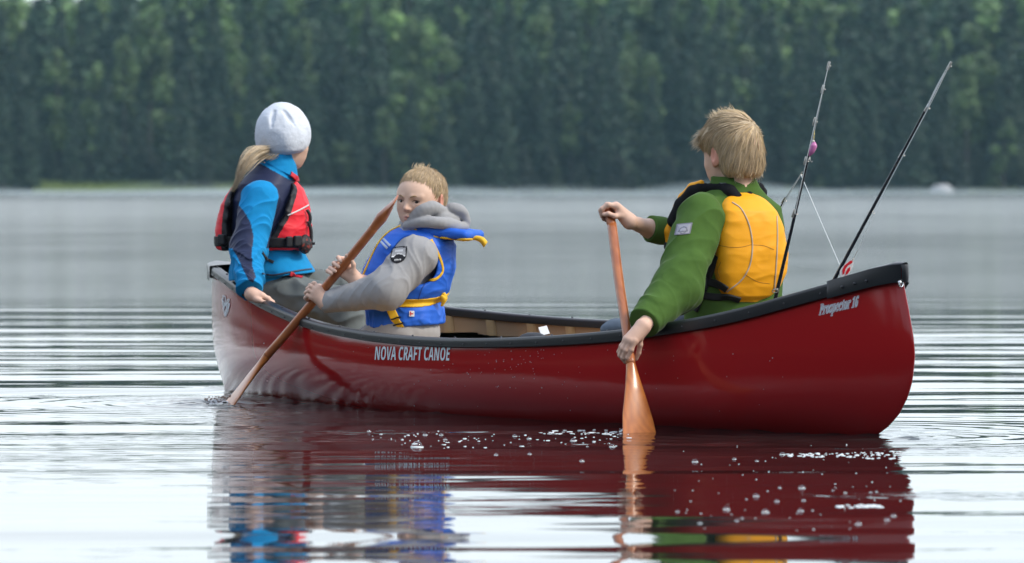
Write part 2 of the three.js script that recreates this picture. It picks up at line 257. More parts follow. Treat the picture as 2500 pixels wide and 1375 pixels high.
{ // grey boulder on the far waterline
  const rock = (px, w, h, seed) => { const g = new THREE.IcosahedronGeometry(1, 3), p = g.attributes.position; for (let i = 0; i < p.count; i++) { const v = V3().fromBufferAttribute(p, i), n = 1 + 0.22 * perlin.noise(v.x * 1.4 + seed, v.y * 1.4, v.z * 1.4); p.setXYZ(i, v.x * n * w, Math.sign(v.y) * Math.abs(v.y) ** 0.8 * n * h, v.z * n * w * 0.7); } g.computeVertexNormals(); const d = SHORE - 1, q = at(px, 470, d); g.translate(q.x, 0.05, q.z); return g; };
  tag(mesh('boulder', rock(2300, 1.15, 0.75, 3), std([0.34, 0.34, 0.35], 0.9)), 'pale grey boulder at the far waterline, right of the rods', 'boulder');
}

{ // morning mist lying on the far water: thin overlapping banks
  const r = rng(123), parts = []; for (let i = 0; i < 84; i++) { const d = 330 + 272 * Math.sqrt(r()), h = (0.15 + 1.35 * r() * r()) * (d / 600) ** 1.8, g = new THREE.SphereGeometry(1, 18, 10); g.scale(5 + 8 * r(), h, 5 + 12 * r()); g.translate((r() - 0.5) * 120 * (0.4 + d / 1000), 0.03, -d); parts.push(g); }
  const m = mesh('mist', merge(parts), new THREE.MeshPhysicalMaterial({ color: new THREE.Color(0.76, 0.86, 0.86), roughness: 1, specularIntensity: 0, transparent: true, opacity: 0.045, side: THREE.DoubleSide })); tag(m, 'thin white morning mist lying on the far water', null, null, 'stuff'); m.castShadow = false; }
// ---------------------------------------------------------------- canoe
const mRed = std([0.33, 0.010, 0.012], 0.09, { specularIntensity: 0.7 });
const mBlack = std([0.014, 0.015, 0.018], 0.38), mTan = std([0.42, 0.27, 0.15], 0.6), mRib = std([0.50, 0.33, 0.16], 0.5), mSteel = std([0.7, 0.7, 0.72], 0.25, { metalness: 1 });
const canoe = thing('canoe', 'glossy red canoe with black gunwales carrying three children on the lake', 'canoe', V3(CEN.x, 0, CEN.z));
{
  const NU = 120, NQ = 26, us = (i) => { const t = -1 + 2 * i / NU; return Math.sign(t) * (1 - (1 - Math.abs(t)) ** 1.7); };
  const skin = (inset, qTop) => gridGeo(NU + 1, 2 * NQ + 1, (i, j) => { const k = (j - NQ) / NQ, q = Math.pow(Math.abs(k), 1.4) * qTop; return hullAt(us(i), q, k < 0 ? -1 : 1, inset); });
  mesh('hull', skin(0, 1), mRed, canoe);
  mesh('inner_hull', skin(0.012, 0.995), mTan, canoe);
  for (const u of [-0.62, -0.5, -0.395, -0.29, -0.185, -0.08, 0.025, 0.13, 0.235, 0.34, 0.45, 0.56]) {   // bent wooden ribs across the inside
    const g = gridGeo(2 * 18 + 1, 4, (i, j) => { const k = (i - 18) / 18, q = Math.abs(k) ** 1.3 * 0.93 + 0.004, ins = [0.0125, 0.024, 0.024, 0.0125][j], du = [-0.0105, -0.0085, 0.0085, 0.0105][j]; return hullAt(u + du, q, k < 0 ? -1 : 1, ins); });
    mesh('rib', g, mRib, canoe);
  }
  const gunwale = (side) => gridGeo(181, 12, (i, j) => {
    const u = -0.995 + 1.99 * i / 180, [l, y, c] = hullLocal(u, 1, side), hh = 0.025 + 0.013 * smooth(0.1, 0.9, u);
    const prof = [[0.014, -hh], [0.017, -hh + 0.003], [0.017, -0.006], [0.0145, 0.001], [0.010, 0.004], [-0.006, 0.004], [-0.017, 0.004], [-0.021, 0.001], [-0.022, -0.004], [-0.022, -0.022], [-0.019, -0.025], [-0.004, -0.025]][j];
    return canoeAt(l, y + prof[1], side * Math.max(0.0005, Math.abs(c) + prof[0]));
  }, true);
  mesh('gunwale', gunwale(1), mBlack, canoe).userData.label = 'near black gunwale';
  mesh('gunwale', gunwale(-1), mBlack, canoe).userData.label = 'far black gunwale';
  const deck = (s, u0) => gridGeo(19, 15, (i, j) => {   // crowned plate with a turned-down rim
    const u = s * lerp(u0, 1, i / 18), k = -1 + 2 * clamp((j - 1) / 12, 0, 1), rim = j === 0 || j === 14, [l, y] = hullLocal(u, 1, k < 0 ? -1 : 1), half = beam(u) + 0.020, end = i === 18 ? (s > 0 ? 0.02 : 0.006) * s : 0;
    const arch = 0.012 * (1 - k * k), yy = lerp(hullLocal(u, 1, -1)[1], hullLocal(u, 1, 1)[1], (k + 1) / 2);
    return canoeAt(l + end * (1 - 0.4 * k * k), rim ? yy - 0.044 : yy + 0.0085 + arch * (1 - smooth(0.9, 1, i / 18) * 0.5), k * half * (i === 18 ? 0.6 : 1));
  });
  const endCap = (s) => { const u = s, [l, y] = hullLocal(u, 1, 1), half = beam(u) + 0.020; return gridGeo(5, 7, (i, j) => { const k = -1 + 2 * j / 6, t = i / 4; return canoeAt(l + s * ((s > 0 ? 0.02 : 0.006) * (1 - 0.4 * k * k) + (t > 0 && t < 1 ? 0.004 : 0)), y + 0.0085 - 0.052 * t, k * half * 0.62); }); };
  mesh('deck_plate', merge([deck(1, 0.905), endCap(1)]), std([0.014, 0.015, 0.018], 0.30), canoe).userData.label = 'black deck plate at the near end';
  mesh('deck_plate', merge([deck(-1, 0.885), endCap(-1)]), std([0.05, 0.05, 0.055], 0.30), canoe).userData.label = 'deck plate at the far end';
  const rivets = [];
  for (let i = 0; i < 34; i++) { const u = -0.95 + 1.9 * i / 33, [l, y, c] = hullLocal(u, 1, 1); rivets.push(ball(canoeAt(l, y - 0.016 - 0.006 * smooth(0.5, 0.95, u), Math.abs(c) + 0.0165), 0.0036, 7, 5)); if (i % 2) for (const s of [1, -1]) { const q = hullLocal(u + 0.02, 1, s); rivets.push(ball(canoeAt(q[0], q[1] + 0.0045, s * (Math.abs(q[2]) - 0.006)), 0.0042, 7, 5)); } }
  for (const [x, y] of [[2067, 703], [2097, 695], [2125, 687]]) { const h = hullFromPixel(x, y); rivets.push(ball(h.p.clone().addScaledVector(h.n, 0.021), 0.0045, 7, 5)); }
  mesh('rivets', merge(rivets), std([0.06, 0.06, 0.065], 0.3, { metalness: 0.6 }), canoe).userData.kind = 'stuff';
  { const [l, y] = hullLocal(1, 1, 1), c = canoeAt(l + 0.012, y - 0.048, 0.012), t = new THREE.TorusGeometry(0.0095, 0.0028, 8, 18); t.rotateY(0.9); t.translate(c.x, c.y, c.z); mesh('tow_ring', merge([t, ball(c.clone().add(V3(-0.004, 0.004, 0.004)), 0.0065)]), mSteel, canoe); }
  { const pts = [[626, 690], [600, 684], [584, 690], [580, 700], [598, 708]].map(([x, y], i) => at(x, y - 4, 21.75 - 0.02 * i)); mesh('deck_cord', tube(pts, [0.003, 0.003], 6, 5), std([0.12, 0.03, 0.03], 0.7), canoe); }
  // seats and carrying thwart, hung from the gunwales
  const bench = (l0, l1, drop) => { const mk = (l, w) => { const u = l / 2.44, y = Math.min(sheer(u, 1), sheer(u, -1)) - drop, c = beam(u) - 0.02; return new THREE.BoxGeometry(w, 0.022, 2 * c).applyMatrix4(new THREE.Matrix4().makeBasis(AX, V3(0, 1, 0), BX.clone().negate())).translate(...canoeAt(l, y, 0).toArray()); }; const list = [mk(l0, 0.05), mk(l1, 0.05)]; for (let k = 1; k < 6; k++) list.push(mk(lerp(l0, l1, k / 6), 0.028).translate(0, -0.004, 0)); return merge(list); };
  mesh('seat', bench(-1.05, -0.80, 0.085), mRib, canoe); mesh('seat', bench(1.25, 1.55, 0.09), mRib, canoe);
  mesh('thwart', bench(0.02, 0.075, 0.035), mRib, canoe);
  // lettering and emblem: thin vinyl on the hull
  const vinyl = std([0.62, 0.66, 0.70], 0.5), font = await new FontLoader().loadAsync('fonts/droid/droid_sans_bold.typeface.json'), serif = await new FontLoader().loadAsync('fonts/droid/droid_serif_bold.typeface.json');
  const onHull = (g, map, lift) => { const p = g.attributes.position, cache = new Map(); for (let i = 0; i < p.count; i++) { const [x, y] = map(p.getX(i), p.getY(i)), key = x.toFixed(2) + ',' + y.toFixed(2); if (!cache.has(key)) { const h = hullFromPixel(x, y); cache.set(key, h.p.addScaledVector(h.n, lift)); } const q = cache.get(key); p.setXYZ(i, q.x, q.y, q.z); } g.computeVertexNormals(); return g; };
  { const shapes = font.generateShapes('NOVA CRAFT CANOE', 1), g = new THREE.ShapeGeometry(shapes, 4); g.computeBoundingBox(); const b = g.boundingBox, w = b.max.x - b.min.x, h = b.max.y - b.min.y;
    g.deleteAttribute('uv'); mesh('lettering', onHull(g, (x, y) => { const v = (y - b.min.y) / h; return [916 + (x - b.min.x) / w * 182 + 3 * v, 879 + 2 * (x - b.min.x) / w - v * 33]; }, 0.0025), vinyl, canoe).userData.label = 'white lettering NOVA CRAFT CANOE'; }
  const outline = (points, map, width, closed = true) => { const P = []; const n = points.length, m = points.map((p) => map(p.x, p.y)); for (let i = 0; i < (closed ? n : n - 1); i++) { const a = m[i], c = m[(i + 1) % n], dx = c[0] - a[0], dy = c[1] - a[1], L = Math.hypot(dx, dy); if (L < 1e-3) continue; const nx = -dy / L * width, ny = dx / L * width, q = [[a[0] + nx, a[1] + ny], [a[0] - nx, a[1] - ny], [c[0] - nx, c[1] - ny], [c[0] + nx, c[1] + ny]]; for (const k of [0, 1, 2, 0, 2, 3]) P.push(q[k][0], q[k][1], 0); } const g = new THREE.BufferGeometry(); g.setAttribute('position', new THREE.Float32BufferAttribute(P, 3)); return g; };
  { const shapes = serif.generateShapes('Prospector 16', 1), probe = new THREE.ShapeGeometry(shapes, 2); probe.computeBoundingBox(); const b = probe.boundingBox, w = b.max.x - b.min.x, list = [];
    const map = (x, y) => { const t = (x - b.min.x) / w; return [2001 + 93 * t + 5 * y, 770 - 21 * t - y * 27]; };
    for (const s of shapes) { const { shape, holes } = s.extractPoints(3); for (const loop of [shape, ...holes]) list.push(outline(loop, map, 0.7)); }
    mesh('lettering', onHull(merge(list), (x, y) => [x, y], 0.0025), vinyl, canoe).userData.label = 'outlined lettering Prospector 16'; }
  { const strokes = [[[546, 722], [545, 742], [550, 771], [556, 742], [562, 731], [557, 731], [552, 748], [551, 724], [546, 722]], [[543, 730], [548, 754], [550, 744], [546, 734], [543, 730]], [[560, 740], [562, 742], [557, 762], [552, 772], [550, 771], [557, 752], [560, 740]]];
    mesh('emblem', onHull(merge(strokes.map((s) => outline(s.map(([x, y]) => ({ x, y })), (x, y) => [x, y], 1.0, false))), (x, y) => [x, y], 0.0025), vinyl, canoe).userData.label = 'pale outlined feather emblem'; }
  // water drops clinging to the side
  const r = rng(5), drops = []; for (let i = 0; i < 120; i++) { const near = r() < 0.55, x = near ? 1230 + 260 * (r() + r() - 1) : 640 + 1300 * r(), y = near ? 900 + 60 * (r() - 0.5) * 1.6 : 830 + 180 * r(); const h = hullFromPixel(x, y); if (h.q > 0.9 || h.p.y < 0.02) continue; const g = new THREE.SphereGeometry(1, 6, 4); const s = 0.0009 + 0.0012 * r() * r(); g.scale(s, s * 1.3, s); g.translate(h.p.x + h.n.x * s * 0.3, h.p.y, h.p.z + h.n.z * s * 0.3); drops.push(g); }
  mesh('water_drops', merge(drops), std([0.42, 0.40, 0.42], 0.1), canoe).userData.kind = 'stuff';
}
// ---------------------------------------------------------------- shapes as distance fields, meshed by surface nets
const smin = (a, b, k) => { const h = k - Math.abs(a - b); return h > 0 ? Math.min(a, b) - h * h * 0.25 / k : Math.min(a, b); };
const smax = (a, b, k) => -smin(-a, -b, k);
function cap(A, B, r1, r2 = r1) {   // tapered capsule
  const ax = A.x, ay = A.y, az = A.z, dx = B.x - ax, dy = B.y - ay, dz = B.z - az, L2 = dx * dx + dy * dy + dz * dz || 1e-9;
  return (x, y, z) => { const px = x - ax, py = y - ay, pz = z - az, t = clamp((px * dx + py * dy + pz * dz) / L2, 0, 1), qx = px - dx * t, qy = py - dy * t, qz = pz - dz * t; return Math.sqrt(qx * qx + qy * qy + qz * qz) - (r1 + (r2 - r1) * t); };
}
const frame = (fwd, up = V3(0, 1, 0)) => { const f = fwd.clone().normalize(), s = V3().crossVectors(up, f).normalize(), u = V3().crossVectors(f, s); return { s, u, f }; };   // s: the left hand side of someone who looks along f
function ell(C, fr, rs, ru, rf) { const { s, u, f } = fr, m = Math.min(rs, ru, rf); return (x, y, z) => { const px = x - C.x, py = y - C.y, pz = z - C.z, a = (px * s.x + py * s.y + pz * s.z), b = (px * u.x + py * u.y + pz * u.z), c = (px * f.x + py * f.y + pz * f.z); const k0 = Math.hypot(a / rs, b / ru, c / rf), k1 = Math.hypot(a / (rs * rs), b / (ru * ru), c / (rf * rf)); return k1 < 1e-9 ? -m : k0 * (k0 - 1) / k1; }; }
function box(C, fr, hs, hu, hf, r) { const { s, u, f } = fr; return (x, y, z) => { const px = x - C.x, py = y - C.y, pz = z - C.z, a = Math.abs(px * s.x + py * s.y + pz * s.z) - hs + r, b = Math.abs(px * u.x + py * u.y + pz * u.z) - hu + r, c = Math.abs(px * f.x + py * f.y + pz * f.z) - hf + r; return Math.hypot(Math.max(a, 0), Math.max(b, 0), Math.max(c, 0)) + Math.min(0, Math.max(a, b, c)) - r; }; }
// an upright loft of rounded-square slices [centre, half width along s, half depth along f]
function loft(slices, fr, n = 2.4) {
  const S = slices.slice().sort((a, b) => a[0].y - b[0].y), { s, f } = fr;
  return (x, y, z) => {
    const yy = clamp(y, S[0][0].y, S[S.length - 1][0].y); let i = 0; while (i < S.length - 2 && yy > S[i + 1][0].y) i++;
    const A = S[i], B = S[i + 1], t0 = clamp((yy - A[0].y) / (B[0].y - A[0].y), 0, 1), t = t0;
    const cx = lerp(A[0].x, B[0].x, t), cz = lerp(A[0].z, B[0].z, t), ra = lerp(A[1], B[1], t), rf = lerp(A[2], B[2], t);
    const px = x - cx, pz = z - cz, a = Math.abs(px * s.x + pz * s.z) / ra, b = Math.abs(px * f.x + pz * f.z) / rf;
    const k = Math.pow(Math.pow(a, n) + Math.pow(b, n), 1 / n), d = (k - 1) * (k > 0.01 ? Math.hypot(px, pz) / k : Math.min(ra, rf)) , v = Math.abs(y - yy);
    const dd = k < 0.3 ? (k - 1) * Math.min(ra, rf) : d;
    return v > 0 ? (dd > 0 ? Math.hypot(dd, v) : v) : Math.max(dd, S[0][0].y - y, y - S[S.length - 1][0].y);
  };
}
const chain = (pts, radii, k = 0) => { const f = []; for (let i = 0; i + 1 < pts.length; i++) f.push(cap(pts[i], pts[i + 1], radii[Math.min(i, radii.length - 1)], radii[Math.min(i + 1, radii.length - 1)])); return k ? uni(k, ...f) : (x, y, z) => { let m = 1e9; for (const g of f) m = Math.min(m, g(x, y, z)); return m; }; };
const tubeF = (pts, radii, n = 16) => { const c = new THREE.CatmullRomCurve3(pts, false, 'centripetal'), P = c.getPoints(n).map((_, i) => c.getPoint(i / n)), R = P.map((_, i) => { const x = i / n * (radii.length - 1), a = Math.min(radii.length - 2, Math.floor(x)); return lerp(radii[a], radii[a + 1], x - a); }); return chain(P, R); };
const uni = (k, ...fs) => (x, y, z) => { let m = fs[0](x, y, z); for (let i = 1; i < fs.length; i++) m = smin(m, fs[i](x, y, z), k); return m; };
const sub = (k, a, ...bs) => (x, y, z) => { let m = a(x, y, z); for (const b of bs) m = smax(m, -b(x, y, z), k); return m; };
const and = (k, ...fs) => (x, y, z) => { let m = fs[0](x, y, z); for (let i = 1; i < fs.length; i++) m = smax(m, fs[i](x, y, z), k); return m; };
const grow = (a, r) => (x, y, z) => a(x, y, z) - r;
const half = (P, n) => { const m = n.clone().normalize(), c = m.dot(P); return (x, y, z) => x * m.x + y * m.y + z * m.z - c; };   // negative on the side away from n
const bump = (a, fn, reach = 0.03) => (x, y, z) => { const d = a(x, y, z); return Math.abs(d) > reach ? d : d - fn(x, y, z); };
// soft cloth folds: ridges across `axis`
const folds = (axis, freq, amp, seed = 0) => { const n = axis.clone().normalize(); return (x, y, z) => { const t = (x * n.x + y * n.y + z * n.z), w = perlin.noise(x * 5 + seed, y * 5, z * 5 + seed); const v = 1 - Math.abs(perlin.noise(t * freq + w * 1.3 + seed, x * 3.1 + z * 2.3 + seed, y * 2.2)) * 2.2; return amp * (v - 0.4); }; };
// meshes the surface of field in the box lo..hi; color(x, y, z, n) -> [r, g, b] or null
function surface(field, lo, hi, cell, color) {
  const nx = Math.ceil((hi.x - lo.x) / cell) + 1, ny = Math.ceil((hi.y - lo.y) / cell) + 1, nz = Math.ceil((hi.z - lo.z) / cell) + 1, B = 6;
  const val = new Float32Array(nx * ny * nz).fill(NaN), id = (i, j, k) => (k * ny + j) * nx + i;
  for (let k0 = 0; k0 < nz; k0 += B) for (let j0 = 0; j0 < ny; j0 += B) for (let i0 = 0; i0 < nx; i0 += B) {
    const d = field(lo.x + (i0 + B / 2) * cell, lo.y + (j0 + B / 2) * cell, lo.z + (k0 + B / 2) * cell);
    const far = Math.abs(d) > cell * B * 0.87 * 1.7 + 0.012;
    for (let k = k0; k < Math.min(nz, k0 + B); k++) for (let j = j0; j < Math.min(ny, j0 + B); j++) for (let i = i0; i < Math.min(nx, i0 + B); i++) val[id(i, j, k)] = far ? d : field(lo.x + i * cell, lo.y + j * cell, lo.z + k * cell);
  }
  const P = [], vid = new Int32Array(nx * ny * nz).fill(-1), I = [];
  for (let k = 0; k + 1 < nz; k++) for (let j = 0; j + 1 < ny; j++) for (let i = 0; i + 1 < nx; i++) {
    let sx = 0, sy = 0, sz = 0, n = 0, mask = 0; const c = [];
    for (let q = 0; q < 8; q++) { const v = val[id(i + (q & 1), j + (q >> 1 & 1), k + (q >> 2))]; c.push(v); if (v < 0) mask |= 1 << q; }
    if (mask === 0 || mask === 255) continue;
    for (let e = 0; e < 12; e++) { const ax = e >> 2, b = [[0, 2, 4, 6], [0, 1, 4, 5], [0, 1, 2, 3]][ax][e & 3], d = b | (1 << ax); if ((c[b] < 0) === (c[d] < 0)) continue; const t = c[b] / (c[b] - c[d]); sx += (b & 1) + (ax === 0 ? t : 0); sy += (b >> 1 & 1) + (ax === 1 ? t : 0); sz += (b >> 2) + (ax === 2 ? t : 0); n++; }
    vid[id(i, j, k)] = P.length / 3; P.push(lo.x + (i + sx / n) * cell, lo.y + (j + sy / n) * cell, lo.z + (k + sz / n) * cell);
  }
  for (let k = 1; k + 1 < nz; k++) for (let j = 1; j + 1 < ny; j++) for (let i = 1; i + 1 < nx; i++) {
    const v = val[id(i, j, k)] < 0;
    for (let ax = 0; ax < 3; ax++) {
      const w = val[id(i + (ax === 0), j + (ax === 1), k + (ax === 2))] < 0; if (v === w) continue;
      const o = ax === 0 ? [[0, 0], [1, 0], [1, 1], [0, 1]].map(([a, b]) => vid[id(i, j - a, k - b)]) : ax === 1 ? [[0, 0], [0, 1], [1, 1], [1, 0]].map(([a, b]) => vid[id(i - a, j, k - b)]) : [[0, 0], [1, 0], [1, 1], [0, 1]].map(([a, b]) => vid[id(i - a, j - b, k)]);
      if (o.some((q) => q < 0)) continue;
      if (v) I.push(o[0], o[1], o[2], o[0], o[2], o[3]); else I.push(o[0], o[2], o[1], o[0], o[3], o[2]);
    }
  }
  const N = new Float32Array(P.length), C = color ? new Float32Array(P.length) : null, e = cell * 0.7;
  for (let i = 0; i < P.length; i += 3) {
    const x = P[i], y = P[i + 1], z = P[i + 2]; let a = field(x + e, y, z) - field(x - e, y, z), b = field(x, y + e, z) - field(x, y - e, z), c = field(x, y, z + e) - field(x, y, z - e); const l = Math.hypot(a, b, c) || 1; N[i] = a / l; N[i + 1] = b / l; N[i + 2] = c / l;
    if (C) { const q = color(x, y, z, N[i], N[i + 1], N[i + 2]); C[i] = q[0]; C[i + 1] = q[1]; C[i + 2] = q[2]; }
  }
  const g = new THREE.BufferGeometry(); g.setAttribute('position', new THREE.Float32BufferAttribute(P, 3)); g.setAttribute('normal', new THREE.BufferAttribute(N, 3)); if (C) g.setAttribute('color', new THREE.BufferAttribute(C, 3)); g.setIndex(I); return g;
}
// sharp creases across `axis`
const creases = (axis, freq, amp, seed = 0) => { const n = axis.clone().normalize(); return (x, y, z) => { const t = x * n.x + y * n.y + z * n.z, k = freq * 0.4, qx = (x - t * n.x) * k, qy = (y - t * n.y) * k, qz = (z - t * n.z) * k, w = perlin.noise(qx * 1.7 + seed, qy * 1.7, qz * 1.7 + t * 6); const a = Math.max(0, 1 - 2.1 * Math.abs(perlin.noise(qx + seed, qy + t * freq + w * 1.2, qz))), b = Math.max(0, 1 - 2.1 * Math.abs(perlin.noise(qx * 1.9 + 3 + seed, qy * 1.9 + t * freq * 1.8, qz * 1.9 + w))); return amp * (a * a * 1.1 + 0.45 * b * b - 0.4); }; };
// cuts a meshed surface into several by a class of each triangle's centre
function splitBy(g, cls, n) {
  const p = g.attributes.position, I = g.index.array, out = Array.from({ length: n }, () => []);
  for (let i = 0; i < I.length; i += 3) { const c = V3(); for (let k = 0; k < 3; k++) c.add(V3().fromBufferAttribute(p, I[i + k])); c.multiplyScalar(1 / 3); out[cls(c.x, c.y, c.z)].push(I[i], I[i + 1], I[i + 2]); }
  return out.map((idx) => { const q = g.clone(); q.setIndex(idx); return q.toNonIndexed(); });
}
const boxOf = (pts, pad) => { const b = new THREE.Box3().setFromPoints(pts).expandByScalar(pad); return [b.min, b.max]; };
const mottle = (rgb, amount, freq, seed = 0) => (x, y, z) => { const n = 1 + amount * fbm(x * freq + seed, y * freq, z * freq); return [rgb[0] * n, rgb[1] * n, rgb[2] * n]; };
const cloth = (rough = 0.95, more = {}) => new THREE.MeshPhysicalMaterial({ color: 0xffffff, vertexColors: true, roughness: rough, side: THREE.DoubleSide, ...more });
const M = { fleece: cloth(1, { sheen: 0.35, sheenRoughness: 0.6, sheenColor: new THREE.Color(0.6, 0.6, 0.6), specularIntensity: 0.3 }), nylon: cloth(0.55, { specularIntensity: 0.6 }), cotton: cloth(0.95, { specularIntensity: 0.3 }), skin: cloth(0.55, { specularIntensity: 0.7 }), hair: cloth(0.55, { specularIntensity: 0.5 }) };
// ---------------------------------------------------------------- hands: palm frame, finger chains
// pts: wrist, then for each finger [knuckle, ..., tip]; thumb likewise; all points in metres
function handField(wrist, palmPts, fingers, r = 0.0072) {
  const parts = [];
  for (const k of palmPts) parts.push(cap(wrist, k, 0.019, 0.0125));
  const palm = uni(0.012, ...parts), fs = fingers.map((f) => chain(f, f.map((_, i) => r * (1.12 - 0.24 * i / (f.length - 1))), 0.004));
  return (x, y, z) => { let m = palm(x, y, z), q = 1e9; for (const f of fs) q = smin(q, f(x, y, z), 0.0018); return smin(m, q, 0.006); };
}
// ---------------------------------------------------------------- head in its own axes: x left, y up, z forward; about 0.2 m high
const SKIN = [0.70, 0.465, 0.345];
const E3 = { s: V3(1, 0, 0), u: V3(0, 1, 0), f: V3(0, 0, 1) };
const headField = (() => {
  const skull = uni(0.035, ell(V3(0, 0.028, -0.014), E3, 0.073, 0.078, 0.092), ell(V3(0, -0.022, 0.022), E3, 0.0615, 0.08, 0.066), ell(V3(0, -0.078, 0.048), E3, 0.032, 0.024, 0.032), ell(V3(0, 0.02, 0.045), E3, 0.06, 0.05, 0.045));
  const cheeks = uni(0.02, cap(V3(0.036, -0.03, 0.058), V3(0.028, -0.05, 0.058), 0.022), cap(V3(-0.036, -0.03, 0.058), V3(-0.028, -0.05, 0.058), 0.022));
  const nose = uni(0.008, cap(V3(0, 0.006, 0.086), V3(0, -0.026, 0.104), 0.006, 0.0085), cap(V3(0.0085, -0.029, 0.094), V3(-0.0085, -0.029, 0.094), 0.0062));
  const sockets = uni(0.01, ell(V3(0.031, -0.001, 0.101), E3, 0.017, 0.0105, 0.016), ell(V3(-0.031, -0.001, 0.101), E3, 0.017, 0.0105, 0.016));
  const lids = uni(0.003, ell(V3(0.031, 0.0075, 0.0740), E3, 0.0155, 0.0065, 0.0145), ell(V3(-0.031, 0.0075, 0.0740), E3, 0.0155, 0.0065, 0.0145), ell(V3(0.031, -0.0108, 0.0730), E3, 0.0145, 0.0055, 0.0135), ell(V3(-0.031, -0.0108, 0.0730), E3, 0.0145, 0.0055, 0.0135));
  const brow = uni(0.01, cap(V3(0.018, 0.015, 0.089), V3(0.045, 0.017, 0.074), 0.007), cap(V3(-0.018, 0.015, 0.089), V3(-0.045, 0.017, 0.074), 0.007));
  const lips = uni(0.004, cap(V3(-0.017, -0.0575, 0.0815), V3(0, -0.055, 0.0895), 0.0045, 0.0062), cap(V3(0.017, -0.0575, 0.0815), V3(0, -0.055, 0.0895), 0.0045, 0.0062), cap(V3(-0.012, -0.0645, 0.083), V3(0.012, -0.0645, 0.083), 0.0062));
  const mouth = cap(V3(-0.017, -0.0602, 0.091), V3(0.017, -0.0602, 0.091), 0.0022);
  const nostr = uni(0.002, ell(V3(0.006, -0.0345, 0.099), E3, 0.003, 0.003, 0.004), ell(V3(-0.006, -0.0345, 0.099), E3, 0.003, 0.003, 0.004));
  const ear = (s) => { const fr = { s: V3(0.92 * s, 0, -0.39).normalize(), u: V3(0, 1, -0.15).normalize(), f: V3(0.39, 0, 0.92 * s).normalize() }; return sub(0.005, uni(0.006, ell(V3(0.077 * s, -0.004, -0.016), fr, 0.0075, 0.030, 0.0185), ell(V3(0.074 * s, -0.028, -0.008), fr, 0.007, 0.012, 0.010)), ell(V3(0.086 * s, -0.002, -0.010), fr, 0.006, 0.018, 0.010)); };
  const ears = uni(0.001, ear(1), ear(-1)), neck = uni(0.02, cap(V3(0, -0.06, -0.018), V3(0, -0.15, -0.032), 0.047, 0.050));
  return (x, y, z) => { let m = smin(skull(x, y, z), cheeks(x, y, z), 0.02); m = smin(m, brow(x, y, z), 0.012); m = smax(m, -sockets(x, y, z), 0.012); m = smin(m, nose(x, y, z), 0.010); m = smin(m, lids(x, y, z), 0.004); m = smin(m, lips(x, y, z), 0.005); m = smax(m, -mouth(x, y, z), 0.003); m = smax(m, -nostr(x, y, z), 0.003); m = smin(m, ears(x, y, z), 0.006); return smin(m, neck(x, y, z), 0.018); };
})();
function skinColor(x, y, z) {
  let [r, g, b] = SKIN; const n = 1 + 0.04 * fbm(x * 40, y * 40, z * 40); r *= n; g *= n; b *= n;
  const mix = (t, c) => { r += (c[0] - r) * t; g += (c[1] - g) * t; b += (c[2] - b) * t; };
  if (Math.abs(x) > 0.068 && y > -0.045 && y < 0.04) mix(smooth(0.068, 0.080, Math.abs(x)) * 0.7, [0.62, 0.22, 0.15]);
  if (z > 0.05) { mix(0.2 * Math.exp(-((Math.abs(x) - 0.036) ** 2 + (y + 0.034) ** 2) / 0.0005), [0.62, 0.27, 0.21]); mix(0.3 * Math.exp(-(x * x + (y + 0.027) ** 2) / 0.00015), [0.62, 0.28, 0.22]); const lip = Math.max(Math.exp(-(((x / 0.017) ** 2) ** 2) - ((y + 0.0605) / 0.0085) ** 4)); mix(0.75 * lip, [0.50, 0.19, 0.17]); mix(0.12 * Math.exp(-((Math.abs(x) - 0.031) ** 2) / 0.0002 - ((y + 0.003) ** 2) / 0.00012), [0.40, 0.22, 0.19]); }
  return [r, g, b];
}
const headGeo = (() => surface(headField, V3(-0.1, -0.15, -0.12), V3(0.1, 0.12, 0.125), 0.0026, skinColor))();
function place(geo, C, fr, scale = 1) { const m = new THREE.Matrix4().makeBasis(fr.s.clone().multiplyScalar(scale), fr.u.clone().multiplyScalar(scale), fr.f.clone().multiplyScalar(scale)).setPosition(C); const g = geo.clone(); g.applyMatrix4(m); return g; }
function faceParts(parent, C, fr, scale, hairRGB, lookX) {
  for (const s of [1, -1]) {
    const e = new THREE.SphereGeometry(0.0122, 20, 16); e.translate(0.031 * s, -0.002, 0.0742); const eye = mesh('eye', place(e, C, fr, scale), std([0.62, 0.60, 0.58], 0.15), parent);
    const dir = V3(lookX, -0.04, 1).normalize(), iris = new THREE.SphereGeometry(0.0124, 20, 8, 0, 6.3, 0, 0.52); iris.rotateX(Math.PI / 2); iris.lookAt(dir); iris.translate(0.031 * s, -0.002, 0.0742); mesh('iris', place(iris, C, fr, scale), std([0.035, 0.028, 0.024], 0.1), eye);
    const lash = [[0.0175, -0.0015], [0.024, 0.0028], [0.031, 0.0042], [0.039, 0.0028], [0.0455, -0.0012]].map(([x, y]) => { let z = 0.125; for (let k = 0; k < 40; k++) z -= headField(x * s, y, z) * 0.8; return V3(x * s, y, z + 0.0004); });
    mesh('eyelashes', place(tube(lash, [0.0006, 0.0014, 0.0015, 0.0014, 0.0006], 6, 5), C, fr, scale), std([0.10, 0.06, 0.045], 0.9), parent);
    mesh('eyebrow', place(tube([V3(0.014 * s, 0.0145, 0.0985), V3(0.028 * s, 0.0195, 0.0945), V3(0.046 * s, 0.0155, 0.080)], [0.0022, 0.0034, 0.0014], 6, 4), C, fr, scale), std([hairRGB[0] * 0.7, hairRGB[1] * 0.62, hairRGB[2] * 0.55], 0.9), parent);
  }
}
